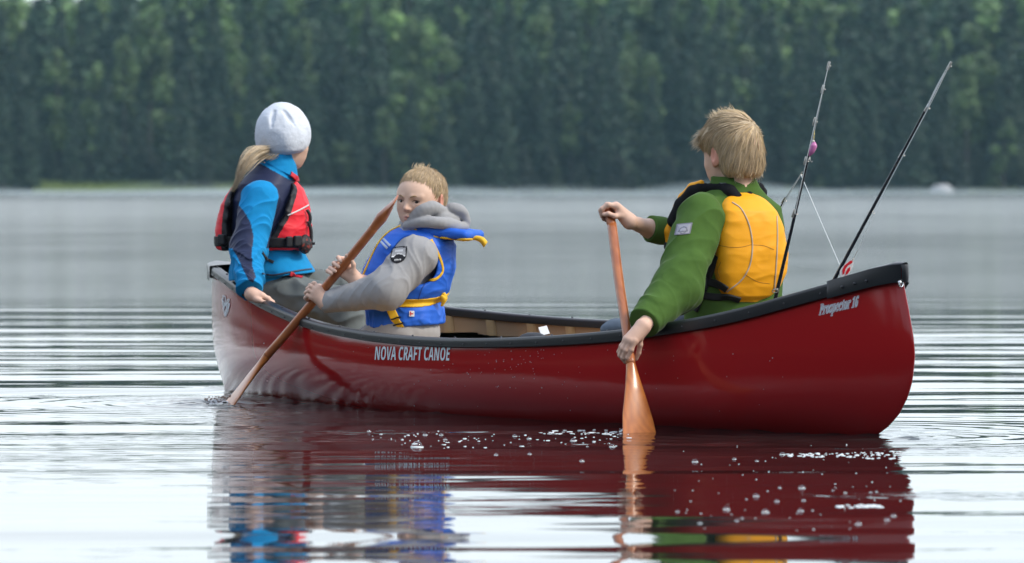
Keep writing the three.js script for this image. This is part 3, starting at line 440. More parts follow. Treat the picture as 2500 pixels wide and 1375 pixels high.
// locks of hair laid over a shell: roots given by dir(), combed by flow(p)
function locks(n, seed, root, flow, shell, lenF, r0, tones) {
  const r = rng(seed), list = [];
  const grad = (p) => { const e = 0.002; return V3(shell(p.x + e, p.y, p.z) - shell(p.x - e, p.y, p.z), shell(p.x, p.y + e, p.z) - shell(p.x, p.y - e, p.z), shell(p.x, p.y, p.z + e) - shell(p.x, p.y, p.z - e)).normalize(); };
  for (let i = 0; i < n; i++) {
    let p = root(r); if (!p) continue; const L = lenF(r, p), steps = 6, lift = 0.0015 + 0.004 * r() * r(), pts = []; let seedv = r() * 10, out = r();
    for (let k = 0; k <= steps; k++) {
      const nrm = grad(p), d = shell(p.x, p.y, p.z); p = p.clone().addScaledVector(nrm, -d + lift * (0.3 + k / steps) + (out > 0.95 ? 0.005 * (k / steps) ** 2 : 0)); pts.push(p);
      let f = flow(p, r, k / steps).addScaledVector(nrm, 0); f.addScaledVector(nrm, -f.dot(nrm)).normalize(); const w = 0.35; f.add(V3(perlin.noise(p.x * 30 + seedv, p.y * 30, p.z * 30) * w, perlin.noise(p.x * 30, p.y * 30 + seedv, p.z * 30) * w, perlin.noise(p.x * 30, p.y * 30, p.z * 30 + seedv) * w)); p = p.clone().addScaledVector(f.normalize(), L / steps);
    }
    list.push(strand(pts, r0 * (0.6 + 0.8 * r()), tones[Math.floor(r() * tones.length)], r));
  }
  return merge(list);
}
function strand(pts, r0, tone, r) {
  const n = pts.length, g = gridGeo(n, 3, (i, j) => { const t = i / (n - 1), a = j / 3 * 6.283, tan = pts[Math.min(n - 1, i + 1)].clone().sub(pts[Math.max(0, i - 1)]).normalize(), u = V3(0.3, 0.9, 0.2).cross(tan).normalize(), v = V3().crossVectors(tan, u), rad = r0 * (t < 0.2 ? 0.6 + 2 * t : 1.0 - 0.85 * ((t - 0.2) / 0.8) ** 1.5); return pts[i].clone().addScaledVector(u, Math.cos(a) * rad).addScaledVector(v, Math.sin(a) * rad); }, true);
  const k = g.attributes.position.count, C = new Float32Array(k * 3), m = 0.8 + 0.4 * r(); for (let i = 0; i < k; i++) for (let c = 0; c < 3; c++) C[i * 3 + c] = tone[c] * m; g.setAttribute('color', new THREE.BufferAttribute(C, 3)); return g;
}
// ---------------------------------------------------------------- people
const UP = V3(0, 1, 0);
function trace(field, px, py, d0) {   // the point of a field's surface seen at a pixel, with its normal
  const dir = at(px, py, 1).sub(V3(0, EYE, 0)).normalize(), o = at(px, py, d0); let t = 0, p = o.clone();
  for (let i = 0; i < 90; i++) { const d = field(p.x, p.y, p.z); t += d * 0.7; p = o.clone().addScaledVector(dir, t); if (Math.abs(d) < 2e-4 || t > 1.5) break; }
  const e = 0.004, n = V3(field(p.x + e, p.y, p.z) - field(p.x - e, p.y, p.z), field(p.x, p.y + e, p.z) - field(p.x, p.y - e, p.z), field(p.x, p.y, p.z + e) - field(p.x, p.y, p.z - e)).normalize();
  return { p, n, hit: t < 1.5 };
}
// a strap, seam or piping laid on a field along a line of pixels; width and height in metres
function ribbon(field, line, d0, width, height, sub = 6) {
  const c = new THREE.CatmullRomCurve3(line.map(([x, y]) => V3(x, y, 0)), false, 'centripetal'), n = (line.length - 1) * sub, hits = [];
  for (let i = 0; i <= n; i++) { const q = c.getPoint(i / n), h = trace(field, q.x, q.y, d0); if (h.hit) hits.push(h); }
  return gridGeo(hits.length, 6, (i, j) => {
    const { p, n: nr } = hits[i], t = hits[Math.min(i + 1, hits.length - 1)].p.clone().sub(hits[Math.max(0, i - 1)].p).normalize(), s = V3().crossVectors(nr, t).normalize();
    const [a, b] = [[-1, -0.6], [-1, 0.5], [-0.75, 1], [0.75, 1], [1, 0.5], [1, -0.6]][j]; return p.clone().addScaledVector(s, a * width / 2).addScaledVector(nr, b * height);
  }, true);
}
// a printed or sewn patch on a field: color(u, v) -> rgb or null, u and v 0..1 across corners [x0, y0, x1, y1, slant]
function patch(field, [x0, y0, x1, y1, slant = 0], d0, n, lift, color) {
  const P = [], C = [], H = []; for (let j = 0; j <= n; j++) for (let i = 0; i <= n; i++) { const u = i / n, v = j / n, h = trace(field, lerp(x0, x1, u) + slant * (0.5 - v), lerp(y0, y1, v) - slant * 0.6 * (u - 0.5), d0); H.push(h.p.addScaledVector(h.n, lift)); }
  for (let j = 0; j < n; j++) for (let i = 0; i < n; i++) { const c = color((i + 0.5) / n, (j + 0.5) / n); if (!c) continue; const a = j * (n + 1) + i; for (const k of [a, a + n + 1, a + 1, a + 1, a + n + 1, a + n + 2]) { P.push(H[k].x, H[k].y, H[k].z); C.push(...c); } }
  const g = new THREE.BufferGeometry(); g.setAttribute('position', new THREE.Float32BufferAttribute(P, 3)); g.setAttribute('color', new THREE.Float32BufferAttribute(C, 3)); g.computeVertexNormals(); return g;
}
const hand = (d, wrist, palm, fingers, r) => { const q = ([x, y, z]) => at(x, y, d + z), all = [wrist, ...palm, ...fingers.flat()].map(q); return { f: handField(q(wrist), palm.map(q), fingers.map((f) => f.map(q)), r), box: boxOf(all, 0.03), wrist: q(wrist) }; };
const handColor = (x, y, z) => { const n = 1 + 0.05 * fbm(x * 60, y * 60, z * 60); return [SKIN[0] * n * 1.02, SKIN[1] * n * 0.98, SKIN[2] * n]; };
function skinBody(parent, field, box, head, hands) {
  const g = [surface(field, ...box, 0.011, handColor), head.geo, ...hands.map((h) => surface(h.f, ...h.box, 0.0024, handColor))];
  return mesh('body', merge(g), M.skin, parent);
}
const hairTones = (rgb) => [rgb, rgb.map((c) => c * 1.15), rgb.map((c) => c * 0.84), [rgb[0] * 1.06, rgb[1] * 1.03, rgb[2] * 0.9]];
const ringBand = (field, g, P, n, w) => and(0.003, grow(field, g), half(P.clone().addScaledVector(n, w / 2), n), half(P.clone().addScaledVector(n, -w / 2), n.clone().negate()));

// ---- the boy in the middle, in the blue vest over a grey hooded jersey
function middleBoy() {
  const D = 20.62, J = (x, y, dd = 0) => at(x, y, D + dd), fr = frame(V3(-0.95, 0, -0.31)), t = thing('person', 'child in blue life vest over grey hoodie looking back while holding a long paddle', 'person', J(985, 800), null);
  // head
  const HC = J(1027, 488, -0.03), hf = frame(V3(-0.50, -0.05, 0.866), V3(0.05, 1, 0.02)), head = { geo: place(headGeo, HC, hf, 0.935) };
  // jersey
  const torso = loft([[J(985, 815), 0.11, 0.085], [J(985, 760), 0.105, 0.085], [J(990, 690), 0.11, 0.09], [J(1008, 610), 0.12, 0.09], [J(1022, 565), 0.095, 0.07], [J(1028, 545), 0.06, 0.06]], fr);
  const armL = [J(1016, 626, -0.135), J(944, 706, -0.195), J(792, 741, -0.10)], armR = [J(1010, 610, 0.16), J(975, 700, 0.22), J(862, 688, -0.06)];
  const faL = armL[2].clone().sub(armL[1]), sleeveL = uni(0.03, cap(armL[0], armL[1], 0.071, 0.061), cap(armL[1], armL[2], 0.061, 0.034)), sleeveR = uni(0.03, cap(armR[0], armR[1], 0.065, 0.058), cap(armR[1], armR[2].clone().lerp(armR[1], 0.3), 0.055, 0.038));
  const fold1 = creases(faL, 13, 0.0030, 3), fold2 = creases(armL[1].clone().sub(armL[0]).add(V3(-0.05, 0, 0)), 10, 0.0042, 8);
  const cuffEnd = half(armL[2].clone().addScaledVector(faL.clone().normalize(), 0.002), faL);
  const sleeves = and(0.004, uni(0.025, bump(sleeveL, (x, y, z) => fold1(x, y, z) + fold2(x, y, z)), sleeveR), cuffEnd);
  const hoodP = (x, y, dd) => J(x, y, dd);
  const hood = bump(uni(0.006,
    tubeF([hoodP(990, 547, -0.06), hoodP(1008, 533, -0.085), hoodP(1030, 517, -0.10), hoodP(1052, 508, -0.095), hoodP(1072, 513, -0.075), hoodP(1092, 521, -0.055)], [0.016, 0.022, 0.027, 0.026, 0.020, 0.013]),
    tubeF([hoodP(994, 551, -0.085), hoodP(1030, 543, -0.115), hoodP(1070, 543, -0.115), hoodP(1105, 550, -0.085), hoodP(1134, 553, -0.04)], [0.016, 0.019, 0.021, 0.020, 0.015]),
    tubeF([hoodP(1088, 512, -0.045), hoodP(1104, 508, -0.055), hoodP(1122, 512, -0.05), hoodP(1134, 527, -0.04), hoodP(1137, 545, -0.03), hoodP(1130, 553, -0.03)], [0.012, 0.019, 0.020, 0.018, 0.016, 0.014]),
    tubeF([hoodP(1040, 530, -0.06), hoodP(1075, 530, -0.075), hoodP(1110, 536, -0.05)], [0.022, 0.022, 0.018]),
    tubeF([hoodP(1128, 538, 0.03), hoodP(1105, 522, 0.10), hoodP(1060, 520, 0.13), hoodP(1015, 536, 0.10), hoodP(992, 548, 0.05)], [0.02, 0.027, 0.027, 0.022, 0.018])), (x, y, z) => 0.0028 * fbm(x * 16, y * 26, z * 16));
  const waist = bump(loft([[J(985, 830), 0.140, 0.110], [J(985, 808), 0.142, 0.112], [J(985, 780), 0.12, 0.098], [J(988, 700), 0.11, 0.09]], fr), folds(UP, 14, 0.005, 5));
  const grey = mottle([0.34, 0.335, 0.34], 0.05, 70);
  const jerseyField = uni(0.015, sleeves, waist, grow(torso, 0.012));
  mesh('hooded_jersey', surface(uni(0.006, jerseyField, hood), V3(at(770, 480, 20.95).x, at(770, 840, 20.4).y, -20.98), V3(at(1170, 480, 20.95).x, at(770, 470, 20.95).y, -20.2), 0.0042, grey), M.cotton, t);
  // hair
  const shell = sub(0.012, uni(0.03, ell(V3(0, 0.033, -0.016), E3, 0.0795, 0.083, 0.0985), ell(V3(0, -0.02, -0.05), E3, 0.064, 0.055, 0.052)), ell(V3(0.004, -0.036, 0.097), E3, 0.066, 0.082, 0.074), ell(V3(0.086, -0.014, -0.006), E3, 0.03, 0.032, 0.026), ell(V3(-0.086, -0.014, -0.006), E3, 0.03, 0.032, 0.026), half(V3(0, -0.06, 0), UP.clone()));
  const blond = [0.50, 0.37, 0.235], hairRoot = (r) => { for (let k = 0; k < 30; k++) { const u = r() * 2 - 1, a = r() * 6.283, s = Math.sqrt(1 - u * u), p = V3(s * Math.cos(a) * 0.08, 0.033 + u * 0.085, -0.016 + s * Math.sin(a) * 0.1); if (p.y < -0.03 || (p.z > 0.055 && p.y < 0.052) || (p.z > 0.03 && p.y < 0.02)) continue; return p; } return null; };
  const whorl = V3(-0.01, 0.11, -0.06), flow = (p) => p.clone().sub(whorl).normalize().add(V3(0, -0.35, p.y > 0.06 ? 0.5 : 0.05));
  const g1 = surface(bump(shell, (x, y, z) => 0.0022 * fbm(x * 60, y * 22, z * 60)), V3(-0.11, -0.09, -0.13), V3(0.11, 0.14, 0.11), 0.003, mottle(blond, 0.16, 45)), g2 = locks(2600, 21, hairRoot, flow, shell, (r, p) => 0.022 + 0.022 * r(), 0.0009, hairTones(blond));
  const r = rng(9), tuft = []; for (let i = 0; i < 46; i++) { const b = V3(-0.02 + 0.05 * (r() - 0.5), 0.108 + 0.004 * r(), -0.03 + 0.06 * (r() - 0.5)), d = V3((r() - 0.5) * 0.7, 1, -0.25 + (r() - 0.5) * 0.7).normalize(), L = 0.010 + 0.014 * r(); tuft.push(strand([b, b.clone().addScaledVector(d, L * 0.5), b.clone().addScaledVector(d, L).add(V3(0.003 * (r() - 0.5), 0, -0.004))], 0.0013, hairTones([0.6, 0.47, 0.3])[i % 4], r)); }
  mesh('hair', place(merge([g1, g2, ...tuft]), HC, hf, 0.935), M.hair, t);
  faceParts(t, HC, hf, 0.935, blond, 0.28);
  // life vest
  const vest0 = uni(0.02, loft([[J(990, 803), 0.145, 0.120], [J(990, 770), 0.145, 0.124], [J(985, 738), 0.135, 0.127], [J(988, 705), 0.142, 0.146], [J(1000, 655), 0.145, 0.150], [J(1016, 600), 0.142, 0.128], [J(1022, 570), 0.12, 0.10], [J(1026, 552), 0.08, 0.07]], fr, 2.6));
  const hole = uni(0.03, cap(J(1010, 632, -0.02), J(1006, 632, -0.4), 0.072, 0.080), cap(J(1024, 655, -0.02), J(1030, 660, -0.4), 0.048, 0.056)), holeR = cap(J(1010, 625, 0.02), J(1010, 625, 0.4), 0.08), neckHole = cap(J(1026, 560), J(1026, 480), 0.052, 0.075);
  const vcrease = creases(V3(0.5, 1, 0.2), 15, 0.0032, 12);
  const gather = (x, y, z) => { const py = HOR + (EYE - y) * F / D, k = Math.exp(-(((py - 738) / 9) ** 2)) * 0.008, lo = smooth(742, 800, py), a = Math.atan2(x - fr.f.x, z), ang = (x * 40 + z * 46); return -k + lo * 0.0055 * (perlin.noise(ang, y * 9, 2.2) + 0.5 * perlin.noise(ang * 2.1, y * 14, 5)) + 0.002 * fbm(x * 14, y * 14, z * 14) + vcrease(x, y, z); };
  const vest = and(0.008, sub(0.012, bump(vest0, gather), hole, holeR, neckHole), half(J(985, 796), V3(0.05, -1, 0)));
  const lo = V3(at(855, 700, 20.95).x, at(900, 820, 20.3).y, -20.98), hi = V3(at(1200, 480, 20.95).x, at(900, 530, 21).y, -20.18);
  const blue = mottle([0.018, 0.125, 0.62], 0.06, 30), vm = mesh('life_vest', surface(vest, lo, hi, 0.0042, blue), M.nylon, t);
  const backDir = fr.f.clone().negate(), collarC = J(1086, 566, -0.02), cf = { s: fr.s, u: V3(0.10, 1, 0.03).normalize(), f: V3(0.95, -0.105, 0.31).normalize() };
  const collar = bump(uni(0.02, box(collarC, cf, 0.095, 0.017, 0.112, 0.0165), box(J(1040, 560, -0.02), cf, 0.085, 0.017, 0.06, 0.0165)), (x, y, z) => 0.002 * fbm(x * 22, y * 22, z * 22));
  const collarPts = [J(960, 530, -0.2), J(1190, 610, 0.2)];
  mesh('collar', surface(collar, ...boxOf(collarPts, 0.04), 0.0042, blue), M.nylon, vm);
  const trim = mottle([0.80, 0.46, 0.015], 0.05, 30), solid = (c, rough = 0.7, more) => std(c, rough, more), yellow = solid([0.82, 0.47, 0.015], 0.7), black = solid([0.012, 0.012, 0.014], 0.6);
  mesh('yellow_edging', ribbon(collar, [[1004, 557], [1022, 568], [1050, 577], [1085, 581], [1120, 585], [1150, 585]], D - 0.5, 0.013, 0.0035), yellow, vm);
  mesh('yellow_tab', merge([tube([J(1146, 583, -0.06), J(1162, 581, -0.06), J(1176, 586, -0.07), J(1186, 598, -0.07)], [0.006, 0.006], 8, 5, (s) => ({ u: V3(0, 0, 1), v: V3(0.5, 0.8, 0).normalize(), a: 0.016, b: 0.008 + 0.004 * s }))]), yellow, vm);
  mesh('yellow_edging', ribbon(vest, [[1052, 585], [1066, 612], [1078, 642], [1080, 664], [1066, 680], [1046, 686]], D - 0.5, 0.010, 0.003), yellow, vm);
  mesh('yellow_edging', ribbon(vest, [[979, 551], [950, 566], [928, 588], [912, 615], [896, 650], [884, 678]], D - 0.5, 0.010, 0.003), yellow, vm);
  const beltN = V3(0.02, 1, 0.14).normalize(), beltF = ringBand(vest, 0.004, J(1000, 736, -0.1), beltN, 0.027);
  mesh('waist_belt', surface(beltF, lo, hi, 0.004, trim), M.nylon, vm);
  mesh('belt_knot', merge([tube([J(1082, 715, -0.06), J(1086, 728, -0.06), J(1080, 742, -0.06)], [0.007, 0.01, 0.006], 8, 4), tube([J(1076, 722, -0.08), J(1084, 730, -0.08), J(1078, 748, -0.075)], [0.006, 0.009, 0.004], 8, 4)]), yellow, vm);
  const wrap = uni(0.01, vest, jerseyField), wrapS = uni(0.02, vest, waist);
  const strapM = mesh('crotch_strap', ribbon(wrapS, [[954, 757], [966, 782], [980, 806], [990, 822]], D - 0.5, 0.029, 0.0028, 8), yellow, vm);
  mesh('buckle', merge([ribbon(wrapS, [[955, 780], [979, 774]], D - 0.55, 0.005, 0.007), ribbon(wrapS, [[961, 795], [985, 788]], D - 0.55, 0.005, 0.007)]), black, strapM);
  mesh('crotch_strap', ribbon(wrapS, [[1058, 806], [1062, 824]], D - 0.55, 0.018, 0.003), solid([0.75, 0.28, 0.01]), vm);
  mesh('reflective_tape', ribbon(vest, [[936, 583], [944, 592], [953, 601]], D - 0.5, 0.008, 0.0022), std([0.35, 0.42, 0.55], 0.4), vm); mesh('reflective_tape', ribbon(vest, [[930, 590], [938, 599], [946, 607]], D - 0.5, 0.008, 0.0022), std([0.35, 0.42, 0.55], 0.4), vm);
  mesh('care_tag', patch(vest, [999, 760, 1011, 773], D - 0.5, 8, 0.003, (u, v) => u < 0.14 || v < 0.14 || u > 0.86 || v > 0.86 ? [0.7, 0.7, 0.7] : u < 0.36 || (v > 0.4 && v < 0.65 && u < 0.75) ? [0.62, 0.05, 0.05] : [0.7, 0.68, 0.66]), M.nylon, vm);
  mesh('seam', ribbon(vest, [[1018, 745], [1022, 730], [1030, 705], [1040, 690]], D - 0.5, 0.003, 0.0012), solid([0.008, 0.05, 0.28]), vm);
  mesh('shoulder_patch', patch(jerseyField, [953, 600, 994, 643, 6], D - 0.5, 34, 0.0016, (u, v) => {   // shield with snowy peaks
    const x = Math.abs(u - 0.5) * 2, bot = v > 0.55 ? Math.sqrt(Math.max(0, 1 - ((v - 0.55) / 0.45) ** 2)) : 1 - 0.06 * (1 - v), top = 0.05 + 0.07 * x * x; if (x > bot * 0.96 || v < top) return null;
    if (x > bot * 0.96 - 0.13 || v < top + 0.07 || v > 0.92) return [0.02, 0.02, 0.024];
    const peak = 0.60 - 0.13 * Math.max(0, 1 - Math.abs(u - 0.36) * 7) - 0.18 * Math.max(0, 1 - Math.abs(u - 0.52) * 6) - 0.12 * Math.max(0, 1 - Math.abs(u - 0.70) * 7);
    if (v > peak) { if (v > 0.76 && v < 0.85 && Math.abs(u - 0.5) < 0.2 && Math.sin(u * 90) > -0.2) return [0.6, 0.6, 0.6]; return v < peak + 0.045 ? [0.75, 0.75, 0.76] : [0.025, 0.025, 0.03]; }
    return v < 0.34 && v > 0.24 && Math.abs(u - 0.5) < 0.25 ? [0.62, 0.62, 0.63] : [0.36, 0.36, 0.37]; }), M.cotton, t);
  // trousers and shoes inside the boat
  const hip = J(985, 812), kneeL = J(905, 842, -0.03), kneeR = J(915, 838, 0.17), floorY = -0.09;
  const legs = bump(uni(0.03, ell(hip, fr, 0.15, 0.08, 0.12), cap(J(980, 815, -0.07), kneeL, 0.072, 0.058), cap(J(980, 812, 0.08), kneeR, 0.07, 0.058), cap(kneeL, kneeL.clone().add(V3(-0.02, -0.26, 0)), 0.056, 0.045), cap(kneeR, kneeR.clone().add(V3(-0.02, -0.26, 0)), 0.056, 0.045)), (x, y, z) => 0.005 * fbm(x * 18, y * 18, z * 18));
  mesh('trousers', surface(legs, V3(at(850, 800, 20.9).x, -0.1, -20.98), V3(at(1110, 800, 21).x, 0.36, -20.18), 0.007, mottle([0.36, 0.34, 0.33], 0.08, 25)), M.cotton, t);
  for (const k of [kneeL, kneeR]) mesh('shoe', surface(uni(0.02, ell(k.clone().add(V3(-0.055, 0, -0.01)).setY(-0.045), fr, 0.04, 0.032, 0.095)), ...boxOf([k.clone().add(V3(-0.055, 0, 0)).setY(-0.045)], 0.12), 0.008, mottle([0.10, 0.11, 0.14], 0.1, 40)), M.cotton, t);
  // hands on the paddle shaft
  const PD = 20.535, hl = hand(PD, [794, 741, -0.03], [[778, 704, -0.026], [773, 709, -0.028], [769, 716, -0.028], [765, 726, -0.026], [789, 716, -0.012]], [[[778, 704, -0.028], [767, 692, -0.022], [757, 697, 0], [763, 705, 0.016]], [[773, 709, -0.031], [760, 700, -0.024], [751, 705, 0], [757, 712, 0.016]], [[769, 717, -0.031], [755, 710, -0.024], [747, 715, 0], [752, 722, 0.016]], [[765, 727, -0.028], [752, 722, -0.020], [746, 728, 0], [751, 733, 0.014]], [[790, 715, -0.008], [789, 700, 0.014], [778, 697, 0.022]]]);
  const hr = hand(PD - 0.065, [870, 684, 0.012], [[851, 648, 0.020], [846, 655, 0.024], [842, 662, 0.024], [838, 671, 0.022], [861, 662, 0.0]], [[[851, 647, 0.024], [839, 632, 0.030], [826, 629, 0.012], [832, 638, -0.012]], [[847, 654, 0.027], [829, 641, 0.031], [815, 643, 0.010], [826, 651, -0.014]], [[843, 662, 0.027], [821, 652, 0.031], [806, 655, 0.010], [818, 662, -0.014]], [[839, 670, 0.025], [815, 662, 0.029], [800, 662, 0.010], [809, 668, -0.011]], [[863, 666, -0.004], [863, 646, -0.012], [856, 631, -0.018], [846, 624, -0.021]]]);
  const bones = uni(0.02, grow(torso, -0.012), cap(J(1028, 560), HC, 0.042), cap(armL[0], armL[1], 0.045, 0.036), cap(armL[1], hl.wrist, 0.034, 0.021), cap(armR[0], armR[1], 0.04, 0.034), cap(armR[1], hr.wrist, 0.033, 0.021));
  skinBody(t, bones, [V3(at(750, 700, 20.95).x, 0.2, -20.98), V3(at(1110, 500, 21).x, at(1000, 480, 21).y, -20.18)], head, [hl, hr]);
  mesh('sleeve_cuff', surface(sub(0.004, cap(armR[2].clone().lerp(armR[1], 0.10), armR[2].clone().lerp(armR[1], 0.45), 0.031, 0.042), cap(armR[2].clone().lerp(armR[1], -0.1), armR[2].clone().lerp(armR[1], 0.2), 0.024)), ...boxOf([armR[1], armR[2]], 0.06), 0.0045, grey), M.cotton, t);
}
middleBoy();
// ---- the boy at the near end, from behind, in the yellow vest over a green fleece
function nearBoy() {
  const D = 18.95, J = (x, y, dd = 0) => at(x, y, D + dd), fr = frame(V3(-0.457, 0, -0.889)), back = fr.f.clone().negate(), t = thing('person', 'child seen from behind in yellow life vest over green fleece, paddle upright', 'person', J(1790, 790), null);
  const HC = J(1790, 378, 0.0), hf = frame(V3(-0.56, -0.02, -0.83)), head = { geo: place(headGeo, HC, hf, 1.02) };
  const torso = loft([[J(1790, 810), 0.135, 0.105], [J(1790, 730), 0.135, 0.105], [J(1792, 650), 0.145, 0.105], [J(1792, 560), 0.15, 0.10], [J(1792, 505), 0.14, 0.085], [J(1792, 478), 0.09, 0.07], [J(1793, 455), 0.06, 0.06]], fr);
  const aL = [J(1712, 532, -0.12), J(1652, 702, -0.27), J(1577, 783, -0.42)], aR = [J(1838, 522, 0.12), J(1730, 585, 0.22), J(1585, 558, 0.10)];
  const u1 = aL[1].clone().sub(aL[0]), u2 = aL[2].clone().sub(aL[1]), c1 = creases(u1.clone().add(V3(0.10, 0, 0)), 7, 0.0075, 2), c2 = creases(u2, 9, 0.0080, 6), f1 = (x, y, z) => c1(x, y, z) + 0.004 * fbm(x * 11, y * 11, z * 11), f2 = (x, y, z) => c2(x, y, z) + 0.004 * fbm(x * 13, y * 13, z * 13);
  const sleeveL = bump(uni(0.035, cap(aL[0], aL[1], 0.076, 0.066), cap(aL[1], aL[2], 0.068, 0.048)), (x, y, z) => { const w = smooth(at(0, 560, D).y, at(0, 720, D).y, y); return f1(x, y, z) * (1 - w) + (f2(x, y, z) + 0.5 * f1(x, y, z)) * w; });
  const dir2 = u2.clone().normalize(), cuffL = bump(uni(0.01, cap(aL[2].clone().addScaledVector(dir2, -0.030), aL[2].clone().addScaledVector(dir2, 0.006), 0.053, 0.051)), (x, y, z) => 0.003 * fbm(x * 25, y * 25, z * 25));
  const endL = half(aL[2].clone().addScaledVector(dir2, 0.016), dir2);
  const dirR = aR[2].clone().sub(aR[1]).normalize(), sleeveR = and(0.004, uni(0.02, cap(aR[0], aR[1], 0.060, 0.055), cap(aR[1], aR[2], 0.050, 0.036), cap(aR[2].clone().addScaledVector(dirR, -0.04), aR[2], 0.0405, 0.0385)), half(aR[2], dirR));
  const collar = bump(sub(0.004, loft([[J(1790, 430), 0.066, 0.062], [J(1791, 445), 0.069, 0.065], [J(1794, 470), 0.078, 0.072], [J(1793, 490), 0.10, 0.085]], fr), loft([[J(1790, 400), 0.060, 0.056], [J(1791, 450), 0.061, 0.057]], fr)), (x, y, z) => 0.002 * fbm(x * 20, y * 30, z * 20));
  const hem = bump(loft([[J(1790, 830), 0.150, 0.12], [J(1790, 760), 0.148, 0.118], [J(1790, 690), 0.145, 0.115]], fr), folds(UP, 12, 0.005, 9));
  const fleece = uni(0.016, and(0.004, uni(0.006, sleeveL, cuffL), endL), sleeveR, grow(torso, 0.014), hem), all = uni(0.008, fleece, collar);
  const lo = V3(at(1530, 800, 18.5).x, at(1700, 840, 18.5).y, -19.30), hi = V3(at(1935, 600, 19.1).x, at(1700, 408, 18.9).y, -18.44), green = mottle([0.066, 0.128, 0.028], 0.07, 60);
  mesh('fleece_jacket', surface(all, lo, hi, 0.0048, green), M.fleece, t);
  // vest: back pad, front pad, straps
  const pad = (k, sc) => loft([[473, 0.030, 0.015, -6], [478, 0.048, 0.026, -6], [486, 0.064, 0.036, -6], [498, 0.077, 0.043, -5], [515, 0.089, 0.050, -3], [540, 0.101, 0.056, -1], [570, 0.110, 0.060, 0], [620, 0.118, 0.062, 2], [665, 0.116, 0.058, 1], [700, 0.100, 0.05, -4], [722, 0.078, 0.042, -10], [733, 0.050, 0.03, -14]].map(([y, a, b, dx]) => [J(1792 + dx, y).addScaledVector(back, k * (0.098 - (y < 520 ? (520 - y) * 0.0006 : 0))), a * sc, b]), fr, 2.8);
  const cr = creases(V3(0.35, 1, 0), 14, 0.0018, 4), wr = (x, y, z) => 0.002 * fbm(x * 14, y * 20, z * 14) + cr(x, y, z);
  const backPad = bump(grow(pad(1, 1), 0.004), wr), frontPad = bump(grow(pad(-1, 1.08), 0.004), wr);
  const amber = mottle([0.93, 0.395, 0.010], 0.04, 20), vm = mesh('life_vest', merge([surface(backPad, lo, hi, 0.0045, amber), surface(sub(0.01, frontPad, grow(torso, 0.016)), V3(lo.x, lo.y, -19.35), hi, 0.006, amber)]), M.nylon, t);
  const black = std([0.011, 0.011, 0.013], 0.7), tan = std([0.50, 0.38, 0.26], 0.6), dark = std([0.45, 0.19, 0.005], 0.7);
  const body = uni(0.02, grow(torso, 0.014), hem, backPad);
  mesh('piping', ribbon(backPad, [[1788, 494], [1808, 508], [1826, 540], [1835, 575], [1837, 610], [1830, 650], [1812, 682], [1775, 713]], D - 0.5, 0.0045, 0.0024, 8), tan, vm);
  mesh('piping', ribbon(backPad, [[1897, 528], [1898, 580], [1895, 650], [1890, 708]], D - 0.5, 0.0045, 0.0024, 8), tan, vm);
  for (const l of [[[1742, 596], [1765, 601], [1790, 604], [1812, 603], [1836, 597]], [[1838, 598], [1865, 600], [1890, 610]], [[1822, 672], [1850, 688], [1880, 693]], [[1760, 640], [1752, 660], [1757, 680]]]) mesh('seam', ribbon(backPad, l, D - 0.5, 0.0022, 0.0006), dark, vm);
  // shoulder strap: a padded black band over the left shoulder down the front
  const strapL = uni(0.006, chain([J(1800, 484, -0.09), J(1782, 468, -0.075), J(1758, 456, -0.045), J(1725, 456, -0.01), J(1692, 470, 0.02), J(1664, 500, 0.05), J(1644, 540, 0.06)], [0.018, 0.020, 0.022, 0.021, 0.021, 0.021, 0.02], 0.01)), strapR = chain([J(1826, 478, -0.06), J(1850, 462, 0.02), J(1858, 470, 0.12)], [0.016, 0.02, 0.02], 0.01);
  mesh('shoulder_strap', surface(strapL, ...boxOf([J(1800, 480, -0.1), J(1630, 560, 0.1)], 0.04), 0.004, mottle([0.012, 0.012, 0.014], 0.2, 60)), M.cotton, vm);
  mesh('shoulder_strap', surface(strapR, ...boxOf([J(1820, 480, -0.1), J(1870, 460, 0.16)], 0.04), 0.005, mottle([0.012, 0.012, 0.014], 0.2, 60)), M.cotton, vm);
  mesh('strap_lining', surface(uni(0.01, chain([J(1712, 447, 0.0), J(1690, 458, 0.03), J(1668, 482, 0.07), J(1652, 505, 0.09)], [0.010, 0.014, 0.014, 0.012], 0.008), chain([J(1640, 545, 0.08), J(1634, 565, 0.085), J(1632, 590, 0.085)], [0.012, 0.016, 0.010], 0.008)), ...boxOf([J(1720, 440, 0), J(1620, 600, 0.1)], 0.03), 0.004, amber), M.nylon, vm);
  mesh('strap_slider', box(J(1764, 452, -0.065), frame(V3(-0.3, 0.8, 0.4)), 0.012, 0.010, 0.004, 0.003) && surface(box(J(1764, 452, -0.065), frame(V3(-0.3, 0.8, 0.5)), 0.014, 0.011, 0.005, 0.004), ...boxOf([J(1764, 452, -0.065)], 0.03), 0.003, () => [0.09, 0.09, 0.10]), M.nylon, vm);
  mesh('side_panel', ribbon(body, [[1744, 620], [1730, 655], [1718, 690], [1706, 722], [1694, 756]], D - 0.5, 0.040, 0.006), black, vm);
  mesh('webbing', ribbon(body, [[1690, 716], [1720, 722], [1752, 726], [1782, 726], [1806, 733]], D - 0.5, 0.022, 0.005), black, vm);
  mesh('webbing', ribbon(body, [[1712, 690], [1735, 690], [1758, 697], [1775, 708]], D - 0.5, 0.024, 0.005), black, vm);
  mesh('webbing', ribbon(body, [[1716, 640], [1732, 640], [1746, 640]], D - 0.5, 0.026, 0.005), black, vm);
